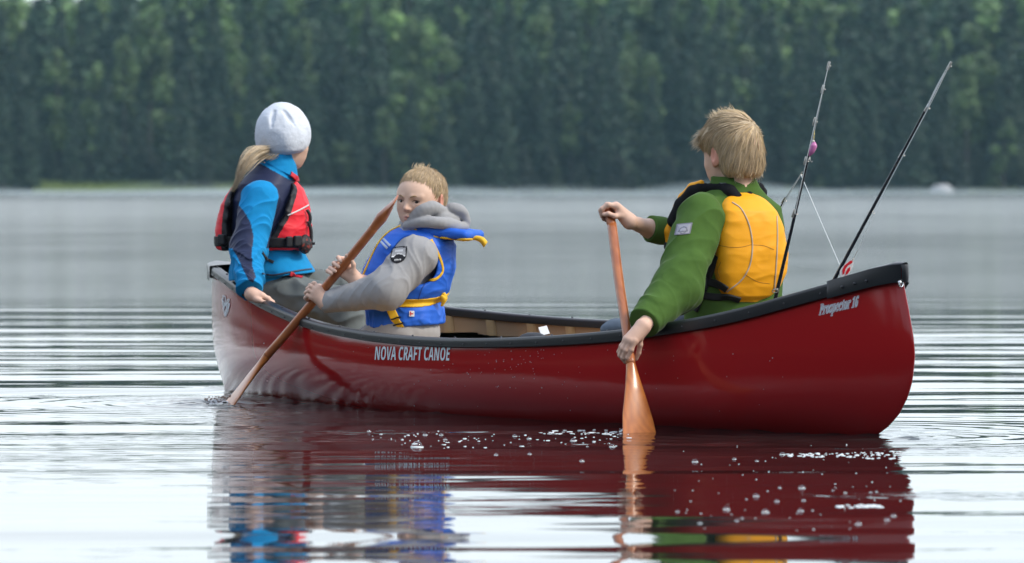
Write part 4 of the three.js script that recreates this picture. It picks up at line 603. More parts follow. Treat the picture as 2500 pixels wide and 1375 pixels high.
  for (const [x, y] of [[1722, 642], [1723, 692]]) { const h = trace(body, x, y, D - 0.5); mesh('buckle', surface(box(h.p.clone().addScaledVector(h.n, 0.010), { s: V3().crossVectors(UP, h.n).normalize(), u: UP, f: h.n }, 0.0095, 0.0195, 0.008, 0.005), ...boxOf([h.p], 0.04), 0.0025, () => [0.02, 0.02, 0.022]), M.nylon, vm); }
  mesh('zip_cord', chainMesh([[1627, 592], [1624, 603], [1628, 614], [1623, 620]], D + 0.03, 0.005), black, vm);
  mesh('sleeve_patch', patch(all, [1650, 546, 1688, 573, 6], D - 0.5, 22, 0.0018, (u, v) => { const e = Math.min(u, v, 1 - u, 1 - v); if (e < 0.07) return [0.22, 0.21, 0.25]; const d = Math.hypot((u - 0.5) * 1.3, v - 0.62), line = Math.abs(d - 0.28) < 0.05 || (v > 0.70 && v < 0.76 && Math.abs(u - 0.5) < 0.33); return line ? [0.18, 0.18, 0.21] : [0.36, 0.35, 0.39]; }), M.cotton, t);
  // hair: thick, straw-coloured, blown towards the left
  const shell = sub(0.012, uni(0.035, ell(V3(0.003, 0.036, -0.010), E3, 0.079, 0.086, 0.095), ell(V3(0, -0.030, -0.050), E3, 0.068, 0.060, 0.052), ell(V3(0.040, 0.050, 0.062), E3, 0.034, 0.032, 0.036), ell(V3(0.008, 0.095, 0.01), E3, 0.05, 0.034, 0.05)), ell(V3(0, -0.045, 0.090), E3, 0.078, 0.088, 0.075), ell(V3(0.090, -0.016, -0.002), E3, 0.03, 0.032, 0.026), ell(V3(-0.090, -0.016, -0.002), E3, 0.03, 0.032, 0.026), half(V3(0, -0.066, 0), UP.clone()));
  const straw = [0.54, 0.41, 0.265], pale = [0.66, 0.55, 0.40], root = (r) => { for (let k = 0; k < 40; k++) { const u = r() * 2 - 1, a = r() * 6.283, s = Math.sqrt(1 - u * u), p = V3(s * Math.cos(a) * 0.088, 0.03 + u * 0.09, -0.016 + s * Math.sin(a) * 0.105); if (p.y < -0.045 || (p.z > 0.05 && p.y < 0.045) || (p.z > 0.02 && p.y < 0.02) || (Math.abs(p.x) > 0.07 && p.y < 0.022 && p.z > -0.03)) continue; return p; } return null; };
  const whorl = V3(-0.022, 0.105, -0.075), flow = (p, r, k) => { const o = p.clone().sub(whorl).normalize(); return o.add(V3(0.25, p.y > 0.07 ? -0.1 : -0.9, p.y > 0.05 ? 0.7 : 0.1)); };
  const base = surface(bump(shell, (x, y, z) => { const a = Math.atan2(x - whorl.x, z - whorl.z); return 0.0045 * fbm(a * 7, y * 12, 3.3) + 0.002 * perlin.noise(a * 24, y * 20, 1); }), V3(-0.13, -0.12, -0.15), V3(0.13, 0.15, 0.12), 0.0032, (x, y, z) => { const a = Math.atan2(x - whorl.x, z - whorl.z), n = 0.85 + 0.35 * fbm(a * 16, y * 8, 2.2); return straw.map((c) => c * n); });
  const l1 = locks(2600, 41, root, flow, shell, (r, p) => 0.045 + 0.05 * r(), 0.0013, hairTones(straw)), r = rng(19), fly = [];
  const tuft = (n, bx, dirs, len, spread) => { for (let i = 0; i < n; i++) { const b = V3(...bx).add(V3((r() - 0.5) * spread[0], (r() - 0.5) * spread[1], (r() - 0.5) * spread[2])); for (let k = 0; k < 4; k++) { const e = 0.003, g = V3(shell(b.x + e, b.y, b.z) - shell(b.x - e, b.y, b.z), shell(b.x, b.y + e, b.z) - shell(b.x, b.y - e, b.z), shell(b.x, b.y, b.z + e) - shell(b.x, b.y, b.z - e)).normalize(); b.addScaledVector(g, -shell(b.x, b.y, b.z) - 0.002); } const d = V3(...dirs).add(V3((r() - 0.5) * 0.9, (r() - 0.5) * 0.7, (r() - 0.5) * 0.9)).normalize(), L = len * (0.5 + 0.7 * r()), c = V3((r() - 0.5), -0.5 * r(), (r() - 0.5)).multiplyScalar(L * 0.6); fly.push(strand([0, 0.25, 0.5, 0.75, 1].map((q) => b.clone().addScaledVector(d, L * q).addScaledVector(c, q * q)), 0.0006 + 0.0004 * r(), hairTones(pale)[i % 4], r)); } };
  tuft(130, [0.030, 0.125, 0.02], [0.45, 0.6, 0.2], 0.026, [0.10, 0.012, 0.09]);     // blown up on top
  tuft(240, [0.062, 0.058, 0.085], [0.5, -0.45, 0.55], 0.026, [0.045, 0.05, 0.045]);     // over the brow, towards the wind
  tuft(60, [-0.05, 0.085, -0.07], [-0.75, 0.2, -0.2], 0.010, [0.06, 0.08, 0.06]);
  tuft(90, [0.0, -0.058, -0.082], [0.0, -0.9, -0.05], 0.020, [0.11, 0.02, 0.03]);
  tuft(50, [-0.075, 0.02, -0.05], [-0.5, -0.7, -0.2], 0.012, [0.02, 0.14, 0.08]);
  mesh('hair', place(merge([base, l1, ...fly]), HC, hf, 1.02), M.hair, t);
  faceParts(t, HC, hf, 1.02, straw, 0);
  // legs in the boat
  const legs = bump(uni(0.03, ell(J(1790, 815), fr, 0.145, 0.085, 0.12), cap(J(1760, 815, 0), J(1640, 810, 0.22), 0.07, 0.056), cap(J(1830, 812, 0.08), J(1735, 805, 0.32), 0.07, 0.056), cap(J(1640, 810, 0.22), J(1640, 1000, 0.24), 0.054, 0.042), cap(J(1735, 805, 0.32), J(1735, 995, 0.34), 0.054, 0.042)), (x, y, z) => 0.005 * fbm(x * 18, y * 18, z * 18));
  mesh('trousers', surface(legs, V3(at(1590, 800, 19).x, -0.09, -19.4), V3(at(1930, 800, 19).x, 0.37, -18.75), 0.008, mottle([0.07, 0.085, 0.11], 0.1, 25)), M.cotton, t);
  for (const k of [J(1622, 1000, 0.27), J(1717, 995, 0.37)]) mesh('shoe', surface(ell(k.clone().setY(-0.05), fr, 0.042, 0.034, 0.10), ...boxOf([k.clone().setY(-0.05)], 0.12), 0.008, mottle([0.05, 0.05, 0.06], 0.1, 40)), M.cotton, t);
  // hands: one over the grip, one low on the shaft
  const hr = hand(18.93, [1538, 541, 0.0], [[1507, 504, -0.018], [1504, 502, 0.002], [1502, 506, 0.018], [1503, 511, 0.030], [1512, 524, -0.016]], [[[1507, 505, -0.020], [1486, 500, -0.026], [1470, 510, -0.022], [1471, 523, -0.014]], [[1504, 503, 0], [1482, 500, -0.003], [1467, 514, -0.003], [1470, 529, 0]], [[1502, 506, 0.018], [1481, 504, 0.018], [1469, 519, 0.017], [1474, 535, 0.014]], [[1503, 510, 0.031], [1486, 509, 0.033], [1474, 524, 0.031], [1480, 538, 0.026]], [[1517, 527, -0.020], [1501, 528, -0.031], [1486, 522, -0.034], [1475, 524, -0.030]]], 0.0078);
  const hl = hand(18.50, [1570, 797, -0.012], [[1530, 829, -0.028], [1535, 830, -0.034], [1541, 832, -0.036], [1550, 832, -0.034], [1561, 822, -0.016]], [[[1530, 829, -0.030], [1518, 845, -0.022], [1512, 859, -0.002], [1518, 867, 0.012]], [[1535, 831, -0.037], [1521, 850, -0.033], [1514, 867, -0.015], [1521, 877, 0.002]], [[1541, 832, -0.041], [1528, 855, -0.037], [1521, 873, -0.023], [1526, 883, -0.006]], [[1549, 832, -0.041], [1541, 854, -0.039], [1532, 873, -0.030], [1530, 881, -0.015]], [[1563, 820, -0.018], [1563, 842, -0.012], [1559, 862, -0.002], [1553, 876, 0.004]]], 0.0078);
  const bones = uni(0.02, grow(torso, -0.012), cap(J(1793, 470), HC, 0.042), cap(aL[0], aL[1], 0.045, 0.036), cap(aL[1], hl.wrist, 0.036, 0.0225), cap(aR[0], aR[1], 0.042, 0.036), cap(aR[1], aR[2], 0.034, 0.0275), cap(aR[2], hr.wrist, 0.0275, 0.0215));
  skinBody(t, bones, [V3(at(1510, 700, 18.5).x, 0.2, -19.3), V3(at(1930, 500, 19.1).x, at(1000, 420, 19).y, -18.42)], head, [hr, hl]);
}
function chainMesh(px, d, r) { return tube(px.map(([x, y]) => at(x, y, d)), [r, r], 6, 4); }
nearBoy();

// ---- the girl at the far end, in the red vest and pale hat, looking away
function farGirl() {
  const D = 21.4, J = (x, y, dd = 0) => at(x, y, D + dd), fr = frame(V3(0.965, 0, 0.26)), t = thing('person', 'child in pale grey knit hat and red life vest over blue fleece looking away', 'person', J(655, 695), null);
  const HC = J(692, 343, 0.01), hf = frame(V3(0.80, -0.05, -0.60)), head = { geo: place(headGeo, HC, hf, 0.94) };
  const torso = loft([[J(665, 705), 0.125, 0.10], [J(655, 640), 0.12, 0.095], [J(645, 560), 0.13, 0.10], [J(648, 490), 0.135, 0.098], [J(652, 450), 0.12, 0.085], [J(660, 425), 0.08, 0.07], [J(668, 405), 0.058, 0.058]], fr);
  const aR = [J(636, 486, -0.155), J(606, 606, -0.235), J(610, 706, -0.385)], aL = [J(660, 480, 0.15), J(690, 590, 0.22), J(720, 680, 0.14)], u1 = aR[1].clone().sub(aR[0]), u2 = aR[2].clone().sub(aR[1]), f1 = creases(u1.clone().add(V3(0.08, 0, 0)), 12, 0.0065, 4), f2 = creases(u2, 20, 0.0075, 11), dir2 = u2.clone().normalize();
  const sleeveR = bump(uni(0.04, cap(aR[0], aR[1], 0.068, 0.056), cap(aR[1], aR[2], 0.056, 0.046)), (x, y, z) => { const w = smooth(at(0, 540, D).y, at(0, 640, D).y, y); return f1(x, y, z) * (1 - w) + f2(x, y, z) * w; });
  const endR = half(aR[2].clone().addScaledVector(dir2, 0.008), dir2), sleeveL = uni(0.03, cap(aL[0], aL[1], 0.062, 0.054), cap(aL[1], aL[2], 0.054, 0.042));
  const hem = bump(loft([[J(668, 688), 0.150, 0.150], [J(664, 660), 0.150, 0.145], [J(655, 625), 0.135, 0.125], [J(648, 590), 0.13, 0.11]], fr), (x, y, z) => 0.006 * fbm((x + z) * 16, y * 5, 2.5));
  const hemCut = half(J(700, 672), V3(0.10, -1, 0.0)), collar = bump(sub(0.004, loft([[J(668, 376), 0.066, 0.070], [J(668, 405), 0.072, 0.078], [J(664, 432), 0.088, 0.088], [J(658, 450), 0.11, 0.09]], fr), loft([[J(670, 360), 0.060, 0.064], [J(668, 430), 0.064, 0.070]], fr), half(J(664, 404), V3(0.49, 0.87, 0))), (x, y, z) => 0.0015 * fbm(x * 30, y * 30, z * 30));
  const jacketField = uni(0.014, and(0.004, sleeveR, endR), sleeveL, grow(torso, 0.010), and(0.004, hem, hemCut)), all = uni(0.006, jacketField, collar);
  const lo = V3(at(520, 700, 21.7).x, at(600, 760, 21.0).y, -21.72), hi = V3(at(790, 600, 21.6).x, at(600, 372, 21.4).y, -20.93);
  const inPoly = (x, y, pts) => { let c = false; for (let i = 0, j = pts.length - 1; i < pts.length; j = i++) { const [a, b] = pts[i], [p, q] = pts[j]; if ((b > y) !== (q > y) && x < (p - a) * (y - b) / (q - b) + a) c = !c; } return c; };
  const armPanel = [[540, 500], [582, 500], [598, 520], [611, 543], [619, 578], [614, 620], [616, 650], [624, 676], [618, 690], [606, 684], [592, 655], [578, 625], [566, 606], [540, 606]], sleeveBlue = [[575, 466], [590, 450], [612, 438], [635, 434], [658, 442], [677, 462], [680, 480], [668, 540], [654, 590], [640, 640], [650, 760], [540, 760], [540, 480]];
  const near = (z) => z > -D + 0.075, cls = (x, y, z) => { const [a, b] = pxOf(V3(x, y, z)); const ce = half(J(664, 404), V3(0.49, 0.87, 0))(x, y, z); if (ce > -0.013 && b < 440) return 0; if (near(z) && sleeveR(x, y, z) < 0.006 && inPoly(a, b, sleeveBlue)) return inPoly(a, b, armPanel) ? 1 : 0; return b > 606 || sleeveL(x, y, z) < 0.004 ? 0 : 1; };
  const geo = surface(all, lo, hi, 0.0034, (x, y, z) => { const n = 1 + 0.06 * fbm(x * 60, y * 60, z * 60); return cls(x, y, z) ? [0.016 * n, 0.022 * n, 0.062 * n] : [0.012 * n, 0.24 * n, 0.52 * n]; });
  const [gb, gn] = splitBy(geo, cls, 2), jm = mesh('fleece_jacket', gb, M.fleece, t); mesh('navy_panel', gn, M.nylon, jm);
  mesh('jacket_zip', ribbon(all, [[640, 616], [651, 632], [668, 641]], D - 0.5, 0.010, 0.003), std([0.012, 0.012, 0.014], 0.6), jm);
  mesh('hem_band', ribbon(all, [[640, 668], [664, 672], [700, 666], [735, 660], [760, 657]], D - 0.5, 0.006, 0.003), std([0.02, 0.025, 0.05], 0.6), jm);
  // hat: knitted dome with two darts
  const earAt = (s) => HC.clone().addScaledVector(hf.s, 0.072 * s).addScaledVector(hf.f, -0.015).addScaledVector(UP, -0.004), dome = uni(0.05, ell(J(691, 330, 0.012), hf, 0.087, 0.098, 0.101), ell(J(688, 303, 0.01), hf, 0.063, 0.067, 0.068), ell(earAt(1), hf, 0.018, 0.042, 0.034), ell(earAt(-1), hf, 0.018, 0.042, 0.034)), groove = (l) => chain(l.map(([x, y]) => { const h = trace(dome, x, y, D - 0.5); return h.p.addScaledVector(h.n, 0.001); }), [0.008, 0.010, 0.003]);
  const hat = bump(and(0.012, sub(0.006, dome, groove([[668, 272], [664, 290], [662, 310]]), groove([[694, 272], [707, 290], [719, 306]])), half(J(690, 383), V3(0.20, -1, 0.06))), (x, y, z) => 0.0022 * fbm(x * 22, y * 22, z * 22) + 0.0007 * perlin.noise(x * 160, y * 160, z * 160));
  const hm = mesh('knit_hat', surface(hat, ...boxOf([J(692, 320, 0.01)], 0.125), 0.0036, mottle([0.64, 0.67, 0.73], 0.05, 120)), M.fleece, t);
  { const r = rng(31), fuzz = []; for (let i = 0; i < 420; i++) { const u = r() * 1.6 - 0.6, a = r() * 6.283, s = Math.sqrt(Math.max(0, 1 - u * u)), n = V3(s * Math.cos(a), u, s * Math.sin(a)), p = J(692, 326, 0.01).addScaledVector(n, 0.2); let q = p.clone(); for (let k = 0; k < 24; k++) q.addScaledVector(n, -hat(q.x, q.y, q.z) * 0.8); if (q.y < at(0, 372, D).y) continue; const d = n.clone().add(V3(r() - 0.5, r() - 0.5, r() - 0.5)).normalize(), L = 0.002 + 0.004 * r(); fuzz.push(strand([q, q.clone().addScaledVector(d, L * 0.5), q.clone().addScaledVector(d, L).add(V3(0, -0.001, 0))], 0.0003, [0.66, 0.69, 0.74], r)); } mesh('fuzz', merge(fuzz), M.fleece, hm).userData.kind = 'stuff'; }
  faceParts(t, HC, hf, 0.94, [0.45, 0.32, 0.18], 0);
  // fair ponytail and wisps
  { const r = rng(55), list = [], tone = [0.68, 0.54, 0.38], path = new THREE.CatmullRomCurve3([J(652, 366, -0.06), J(622, 376, -0.085), J(602, 396, -0.10), J(588, 424, -0.10), J(574, 452, -0.085), J(566, 470, -0.07)]);
    for (let i = 0; i < 800; i++) { const o = V3((r() - 0.5), (r() - 0.5), (r() - 0.5)).multiplyScalar(0.020), e = 0.55 + 0.45 * r(), wob = r() * 9; list.push(strand(Array.from({ length: 9 }, (_, k) => { const q = k / 8 * e, w = Math.sin(Math.PI * Math.min(1, q * 1.15 + 0.18)); return path.getPoint(q).addScaledVector(o, (0.4 + 0.9 * w) * (i % 9 ? 1 : 1.9)).add(V3(perlin.noise(q * 4, wob, 1) * 0.016 * q, perlin.noise(q * 4, wob, 5) * 0.012 * q, 0)); }), 0.0009, hairTones(tone)[i % 4], r)); }
    for (let i = 0; i < 90; i++) { const a = J(638 + 46 * r(), 374 + 6 * r(), -0.085 + 0.03 * r()); list.push(strand([a, a.clone().add(V3(-0.008 - 0.012 * r(), -0.010, -0.002)), a.clone().add(V3(-0.02 - 0.03 * r(), -0.012 - 0.012 * r(), -0.002))], 0.0012, hairTones(tone)[i % 4], r)); }
    mesh('hair', merge(list), M.hair, t); }
  // vest
  const vest0 = loft([[J(640, 614), 0.145, 0.150], [J(642, 600), 0.150, 0.158], [J(643, 560), 0.150, 0.163], [J(648, 500), 0.148, 0.147], [J(652, 460), 0.135, 0.118], [J(652, 440), 0.11, 0.09], [J(654, 424), 0.09, 0.06]], fr, 2.8);
  const hole = uni(0.03, ...[-0.10, -0.17, -0.26].map((q) => chain([J(652, 435, q), J(628, 500, q), J(613, 545, q), J(596, 595, q)], [0.098, 0.092, 0.078, 0.062], 0.02))), holeL = cap(J(640, 500, 0.08), J(640, 500, 0.3), 0.08), neckHole = cap(J(668, 440), J(680, 370), 0.068, 0.09);
  const vest = bump(and(0.008, sub(0.014, vest0, hole, holeL, neckHole), half(J(640, 610), V3(0, -1, 0))), creases(V3(0.4, 1, 0), 18, 0.0035, 9));
  const vg = surface(vest, V3(at(515, 700, 21.7).x, at(600, 625, 21.0).y, -21.72), hi, 0.0042, mottle([0.74, 0.018, 0.032], 0.05, 30)), edge = grow(hole, 0.020), [vr, vb] = splitBy(vg, (x, y, z) => z > -D + 0.02 && edge(x, y, z) < 0 ? 1 : 0, 2);
  const vm = mesh('life_vest', vr, M.nylon, t); { const c = vb.attributes.color; for (let i = 0; i < c.count; i++) c.setXYZ(i, 0.014, 0.013, 0.016); mesh('side_lining', vb, M.nylon, vm); }
  const blk = mottle([0.012, 0.012, 0.014], 0.15, 50), black = std([0.012, 0.012, 0.014], 0.6), wrap = uni(0.012, vest, jacketField);
  const belt = ringBand(vest0, 0.005, J(640, 591), V3(0.02, 1, 0).normalize(), 0.036); mesh('waist_belt', surface(sub(0.004, belt, grow(vest0, -0.012)), V3(at(515, 700, 21.7).x, at(600, 625, 21.0).y, -21.72), V3(hi.x, at(600, 560, 21.6).y, hi.z), 0.0042, blk), M.nylon, vm);
  for (const [x, y, w] of [[703, 590, 0.012], [722, 588, 0.017], [545, 585, 0.016]]) { const h = trace(uni(0.004, vest0, belt), x, y, D - 0.6); mesh('buckle', surface(box(h.p.clone().addScaledVector(h.n, 0.007), { s: V3().crossVectors(UP, h.n).normalize(), u: UP, f: h.n }, w, 0.0185, 0.008, 0.005), ...boxOf([h.p], 0.04), 0.0028, () => [0.022, 0.022, 0.025]), M.nylon, vm); }
  mesh('reflective_piping', ribbon(vest, [[702, 526], [718, 519], [736, 510], [752, 501]], D - 0.5, 0.005, 0.003), std([0.6, 0.55, 0.55], 0.4), vm);
  mesh('logo_mark', ribbon(vest, [[749, 481], [753, 480], [755, 479]], D - 0.5, 0.013, 0.0012), std([0.7, 0.7, 0.7], 0.5), vm);
  mesh('strap', ribbon(uni(0.01, vest, all), [[709, 424], [722, 434], [736, 446], [743, 452]], D - 0.5, 0.018, 0.004), std([0.62, 0.015, 0.03], 0.6), vm);
  const pouchC = trace(vest0, 742, 588, D - 0.6).p; mesh('mesh_pocket', surface(bump(uni(0.01, ell(pouchC.clone().add(V3(0.004, -0.012, 0.01)), fr, 0.05, 0.034, 0.02)), (x, y, z) => 0.002 * perlin.noise(x * 120, y * 120, z * 120)), ...boxOf([pouchC], 0.07), 0.0036, (x, y, z) => { const n = perlin.noise(x * 90, y * 90, z * 90); return n > 0.28 ? [0.22, 0.03, 0.02] : [0.02, 0.015, 0.016]; }), M.nylon, vm);
  mesh('pull_cord', merge([chainMesh([[749, 512], [756, 524], [757, 540], [753, 552]], D - 0.06, 0.006), chainMesh([[752, 540], [759, 562], [759, 590], [758, 606]], D - 0.06, 0.007), chainMesh([[757, 596], [764, 595], [769, 594]], D - 0.06, 0.005)]), black, vm);
  // trousers
  const kR = J(836, 752, -0.16), kL = J(842, 705, 0.14), legs = bump(uni(0.025, ell(J(668, 705, 0), fr, 0.135, 0.075, 0.12), cap(J(680, 716, -0.07), kR, 0.078, 0.066), cap(J(690, 705, 0.09), kL, 0.074, 0.062), cap(kR, J(862, 900, -0.14), 0.066, 0.058), cap(kL, J(862, 870, 0.14), 0.062, 0.055)), (x, y, z) => 0.006 * fbm(x * 13, y * 13, z * 13) + 0.005 * (1 - 3 * Math.abs(perlin.noise(x * 9 + y * 8, y * 13 - x * 7, z * 9))));
  const tm = mesh('trousers', surface(legs, V3(at(590, 700, 21.6).x, -0.07, -21.72), V3(at(915, 700, 21.6).x, at(700, 640, 21.3).y, -21.04), 0.0055, mottle([0.150, 0.165, 0.162], 0.08, 30)), M.cotton, t);
  mesh('red_strap', ribbon(uni(0.01, legs, jacketField), [[708, 668], [722, 674], [738, 678]], D - 0.5, 0.016, 0.004), std([0.55, 0.015, 0.03], 0.6), tm);
  for (const k of [J(880, 950, -0.13), J(880, 950, 0.14)]) mesh('shoe', surface(ell(k.clone().setY(-0.052), fr, 0.040, 0.034, 0.095), ...boxOf([k.clone().setY(-0.052)], 0.12), 0.008, mottle([0.05, 0.05, 0.06], 0.1, 40)), M.cotton, t);
  // the hand that rests on the gunwale
  const hr = hand(21.0, [614, 718, 0.0], [[638, 722, -0.012], [640, 723, 0.004], [641, 726, 0.018], [640, 730, 0.03], [628, 732, -0.02]], [[[638, 722, -0.012], [653, 729, -0.012], [663, 740, -0.010], [665, 747, -0.008]], [[640, 723, 0.005], [655, 728, 0.006], [666, 738, 0.008], [668, 747, 0.009]], [[641, 726, 0.020], [656, 731, 0.022], [665, 741, 0.024], [667, 748, 0.024]], [[640, 730, 0.032], [652, 735, 0.036], [660, 742, 0.038], [662, 748, 0.038]], [[624, 730, -0.022], [636, 735, -0.030], [646, 739, -0.030], [652, 741, -0.026]]]);
  const bones = uni(0.02, grow(torso, -0.012), cap(J(668, 420), HC, 0.042), cap(aR[0], aR[1], 0.045, 0.036), cap(aR[1], hr.wrist, 0.036, 0.021), cap(aL[0], aL[1], 0.04, 0.034), cap(aL[1], aL[2], 0.033, 0.022), ell(aL[2].clone().add(V3(0.03, -0.03, 0)), fr, 0.03, 0.03, 0.05));
  skinBody(t, bones, [V3(at(540, 700, 21.7).x, 0.3, -21.7), V3(at(780, 500, 21.6).x, at(600, 385, 21.4).y, -20.93)], head, [hr]);
  mesh('wrist_band', ribbon(uni(0.01, all, cap(aR[2], hr.wrist, 0.03, 0.02)), [[592, 720], [604, 722], [618, 718]], 20.6, 0.010, 0.003), black, t);
}
farGirl();
// ---------------------------------------------------------------- paddles
const woodTone = (base, seed, axis) => (x, y, z) => { const u = x * axis.x + y * axis.y + z * axis.z, s = Math.sin(fbm(x * 9 + seed, y * 9, z * 9) * 9 + (x - u * axis.x) * 260 + (z - u * axis.z) * 160), n = 1 + 0.14 * s + 0.10 * fbm(x * 5, y * 3, z * 5 + seed); return base.map((c, i) => c * (i ? n * (0.95 + 0.05 * s) : n)); };
const mWood = new THREE.MeshPhysicalMaterial({ color: 0xffffff, vertexColors: true, roughness: 0.38, clearcoat: 0.35, clearcoatRoughness: 0.15, side: THREE.DoubleSide });
function tint(g, fn) { const p = g.attributes.position, c = new Float32Array(p.count * 3); for (let i = 0; i < p.count; i++) { const q = fn(p.getX(i), p.getY(i), p.getZ(i)); c.set(q, i * 3); } g.setAttribute('color', new THREE.BufferAttribute(c, 3)); return g; }
function paddle(label, pos, shaft, rad, blade, bladeW, bladeN, grip, gripW, gripN, base) {
  const t = thing('canoe_paddle', label, 'paddle', pos), ax = shaft[0].clone().sub(shaft[shaft.length - 1]).normalize(), tone = woodTone(base, 3 + pos.x, ax), bl = woodTone([base[0] * 1.2, base[1] * 1.2, base[2] * 0.75], 7, ax);
  mesh('shaft', tint(tube(shaft, rad, 14, 10), tone), mWood, t);
  const flat = (W, N) => { const tb = table(W); return (q) => { const n = N.clone().normalize(), v = n.clone().addScaledVector(ax, -n.dot(ax)).normalize(), u = V3().crossVectors(ax, v); const [w, h] = [tb(q), table(W.map(([a, , c]) => [a, c]))(q)]; return { u, v, a: w, b: h }; }; };
  mesh('blade', tint(tube(blade, [0.02, 0.02], 24, 22, flat(bladeW, bladeN)), bl), mWood, t);
  mesh('grip', tint(tube(grip, [0.02, 0.02], 18, 14, flat(gripW, gripN)), tone), mWood, t);
  return t;
}
{ const S = [at(1494, 548, 18.91), at(1512, 690, 18.72), at(1529, 800, 18.57), at(1540, 890, 18.47)], dir = S[3].clone().sub(S[2]).normalize(), end = S[3].clone().addScaledVector(dir, 0.60);
  paddle('wooden paddle held upright by the child in green, blade in the water', at(1562, 1058, 18.34), S, [0.0150, 0.0152, 0.0148, 0.0150], [S[3].clone().addScaledVector(dir, -0.01), at(1551, 960, 18.42), at(1562, 1055, 18.33), end], [[0, 0.0125, 0.0125], [0.05, 0.0158, 0.0142], [0.12, 0.020, 0.0125], [0.3, 0.032, 0.009], [0.55, 0.052, 0.0065], [0.8, 0.064, 0.005], [0.95, 0.05, 0.005], [1, 0.03, 0.004]], V3(0.42, 0.25, 0.9), [at(1495, 555, 18.90), at(1491, 538, 18.92), at(1488, 522, 18.935), at(1487, 514, 18.94)], [[0, 0.0125, 0.0125], [0.15, 0.0165, 0.0146], [0.4, 0.022, 0.014], [0.8, 0.030, 0.013], [1, 0.022, 0.009]], V3(0.8, 0, 0.6), [0.40, 0.125, 0.036]); }
{ const S = [at(914, 555, 20.397), at(850, 634, 20.461), at(760, 742, 20.551), at(690, 825, 20.621), at(652, 868, 20.659)], dir = S[4].clone().sub(S[3]).normalize(), end = S[4].clone().addScaledVector(dir, 0.55);
  paddle('wooden paddle held low across the hull by the child in the blue vest', at(562, 984, 20.75), S, [0.0150, 0.0152, 0.0150, 0.0145, 0.0145], [S[4].clone().addScaledVector(dir, -0.01), at(610, 922, 20.70), at(562, 985, 20.75), end], [[0, 0.0125, 0.0125], [0.05, 0.0155, 0.0138], [0.15, 0.024, 0.011], [0.35, 0.05, 0.008], [0.6, 0.068, 0.006], [0.9, 0.066, 0.005], [1, 0.03, 0.004]], V3(-0.77, 0.60, 0.24), [at(905, 566, 20.406), at(928, 536, 20.383), at(950, 508, 20.361), at(962, 492, 20.348), at(969, 482, 20.341)], [[0, 0.0125, 0.0125], [0.08, 0.0155, 0.0152], [0.3, 0.022, 0.0190], [0.6, 0.030, 0.0080], [0.85, 0.032, 0.0042], [1, 0.02, 0.003]], V3(-0.77, 0.63, 0.12), [0.40, 0.125, 0.036]); }
// ---------------------------------------------------------------- fishing rods and lures
const mRod = std([0.010, 0.012, 0.018], 0.22), mTip = std([0.30, 0.33, 0.34], 0.25), mLine = std([0.62, 0.66, 0.66], 0.4), mGuide = std([0.45, 0.43, 0.40], 0.3, { metalness: 0.8 });
function rod(label, foot, knee, tip, guides, opts) {
  const t = thing('fishing_rod', label, 'fishing rod', foot), ax = tip.clone().sub(foot).normalize(), side = V3(1, 0, 0).addScaledVector(ax, -ax.x).normalize();
  mesh('blank', tube([foot, knee], [opts.r, opts.r * 0.62], 8, 6), mRod, t); mesh('tip_section', tube([knee, tip], [Math.min(opts.r * 0.55, 0.0026), 0.0012], 8, 6), opts.tip || mTip, t);
  for (const [x, y, R, d] of guides) { const p = at(x, y, d), ring = new THREE.TorusGeometry(R, 0.0010 + R * 0.08, 6, 16); ring.lookAt(ax.clone().add(V3(0, 0, 0.55)).normalize()); const c = p.clone().addScaledVector(side, opts.s * (R + 0.003)); ring.translate(c.x, c.y, c.z); mesh('guide', merge([ring, tube([p.clone().addScaledVector(ax, -0.010), c.clone().addScaledVector(side, -opts.s * R)], [0.0016, 0.0012], 5, 2), tube([p.clone().addScaledVector(ax, -0.014), p.clone().addScaledVector(ax, 0.012)], [opts.r * 0.8, opts.r * 0.7], 6, 2)]), mGuide, t); }
  for (const l of opts.lines || []) mesh('line', tube(l.map(([x, y, d]) => at(x, y, d)), [0.0011, 0.0011], 5, 4), mLine, t);
  return t;
}
rod('black fishing rod beside the yellow vest with a pink lure hooked on', at(1893, 730, 18.55), at(1979, 362, 18.5), at(2023, 158, 18.48), [[1938, 520, 0.005, 18.52], [1967, 392, 0.0035, 18.5], [1989, 296, 0.003, 18.49], [2009, 217, 0.0026, 18.48], [2023, 160, 0.0022, 18.48]], { r: 0.0060, s: 1, lines: [[[1941, 522, 18.5], [1969, 392, 18.48], [1991, 296, 18.47], [2023, 160, 18.47]]] });
{ const p = at(1893, 711, 18.47), g = new THREE.TorusGeometry(0.0095, 0.0013, 8, 20), h = g.clone(); g.rotateX(1.1); h.rotateX(1.3); h.scale(0.75, 0.75, 0.75); h.translate(0.002, 0.006, 0.002); const m = merge([g, h]); m.translate(p.x, p.y, p.z); const rodA = scene.getObjectByName('fishing_rod'); mesh('guide', m, mGuide, rodA); }
rod('black fishing rod slanting over the deck plate with a red and white spoon', at(2032, 692, 18.12), at(2272, 246, 18.0), at(2318, 160, 17.98), [[2125, 516, 0.006, 18.08], [2201, 376, 0.0042, 18.04], [2264, 262, 0.0032, 18.0], [2318, 160, 0.0024, 17.98]], { r: 0.0056, s: 1, tip: mRod, lines: [[[2268, 250, 17.985], [2290, 205, 17.98], [2310, 170, 17.975]], [[2318, 160, 17.975], [2276, 246, 17.985], [2213, 365, 18.0], [2140, 506, 18.03], [2090, 622, 18.06], [2084, 636, 18.06]]] });
{ const rodB = scene.getObjectByName('fishing_rod_001'); mesh('glossy_sleeve', tube([at(2264, 262, 17.99), at(2306, 178, 17.975)], [0.0022, 0.0016], 8, 4), std([0.62, 0.66, 0.68], 0.2), rodB); }
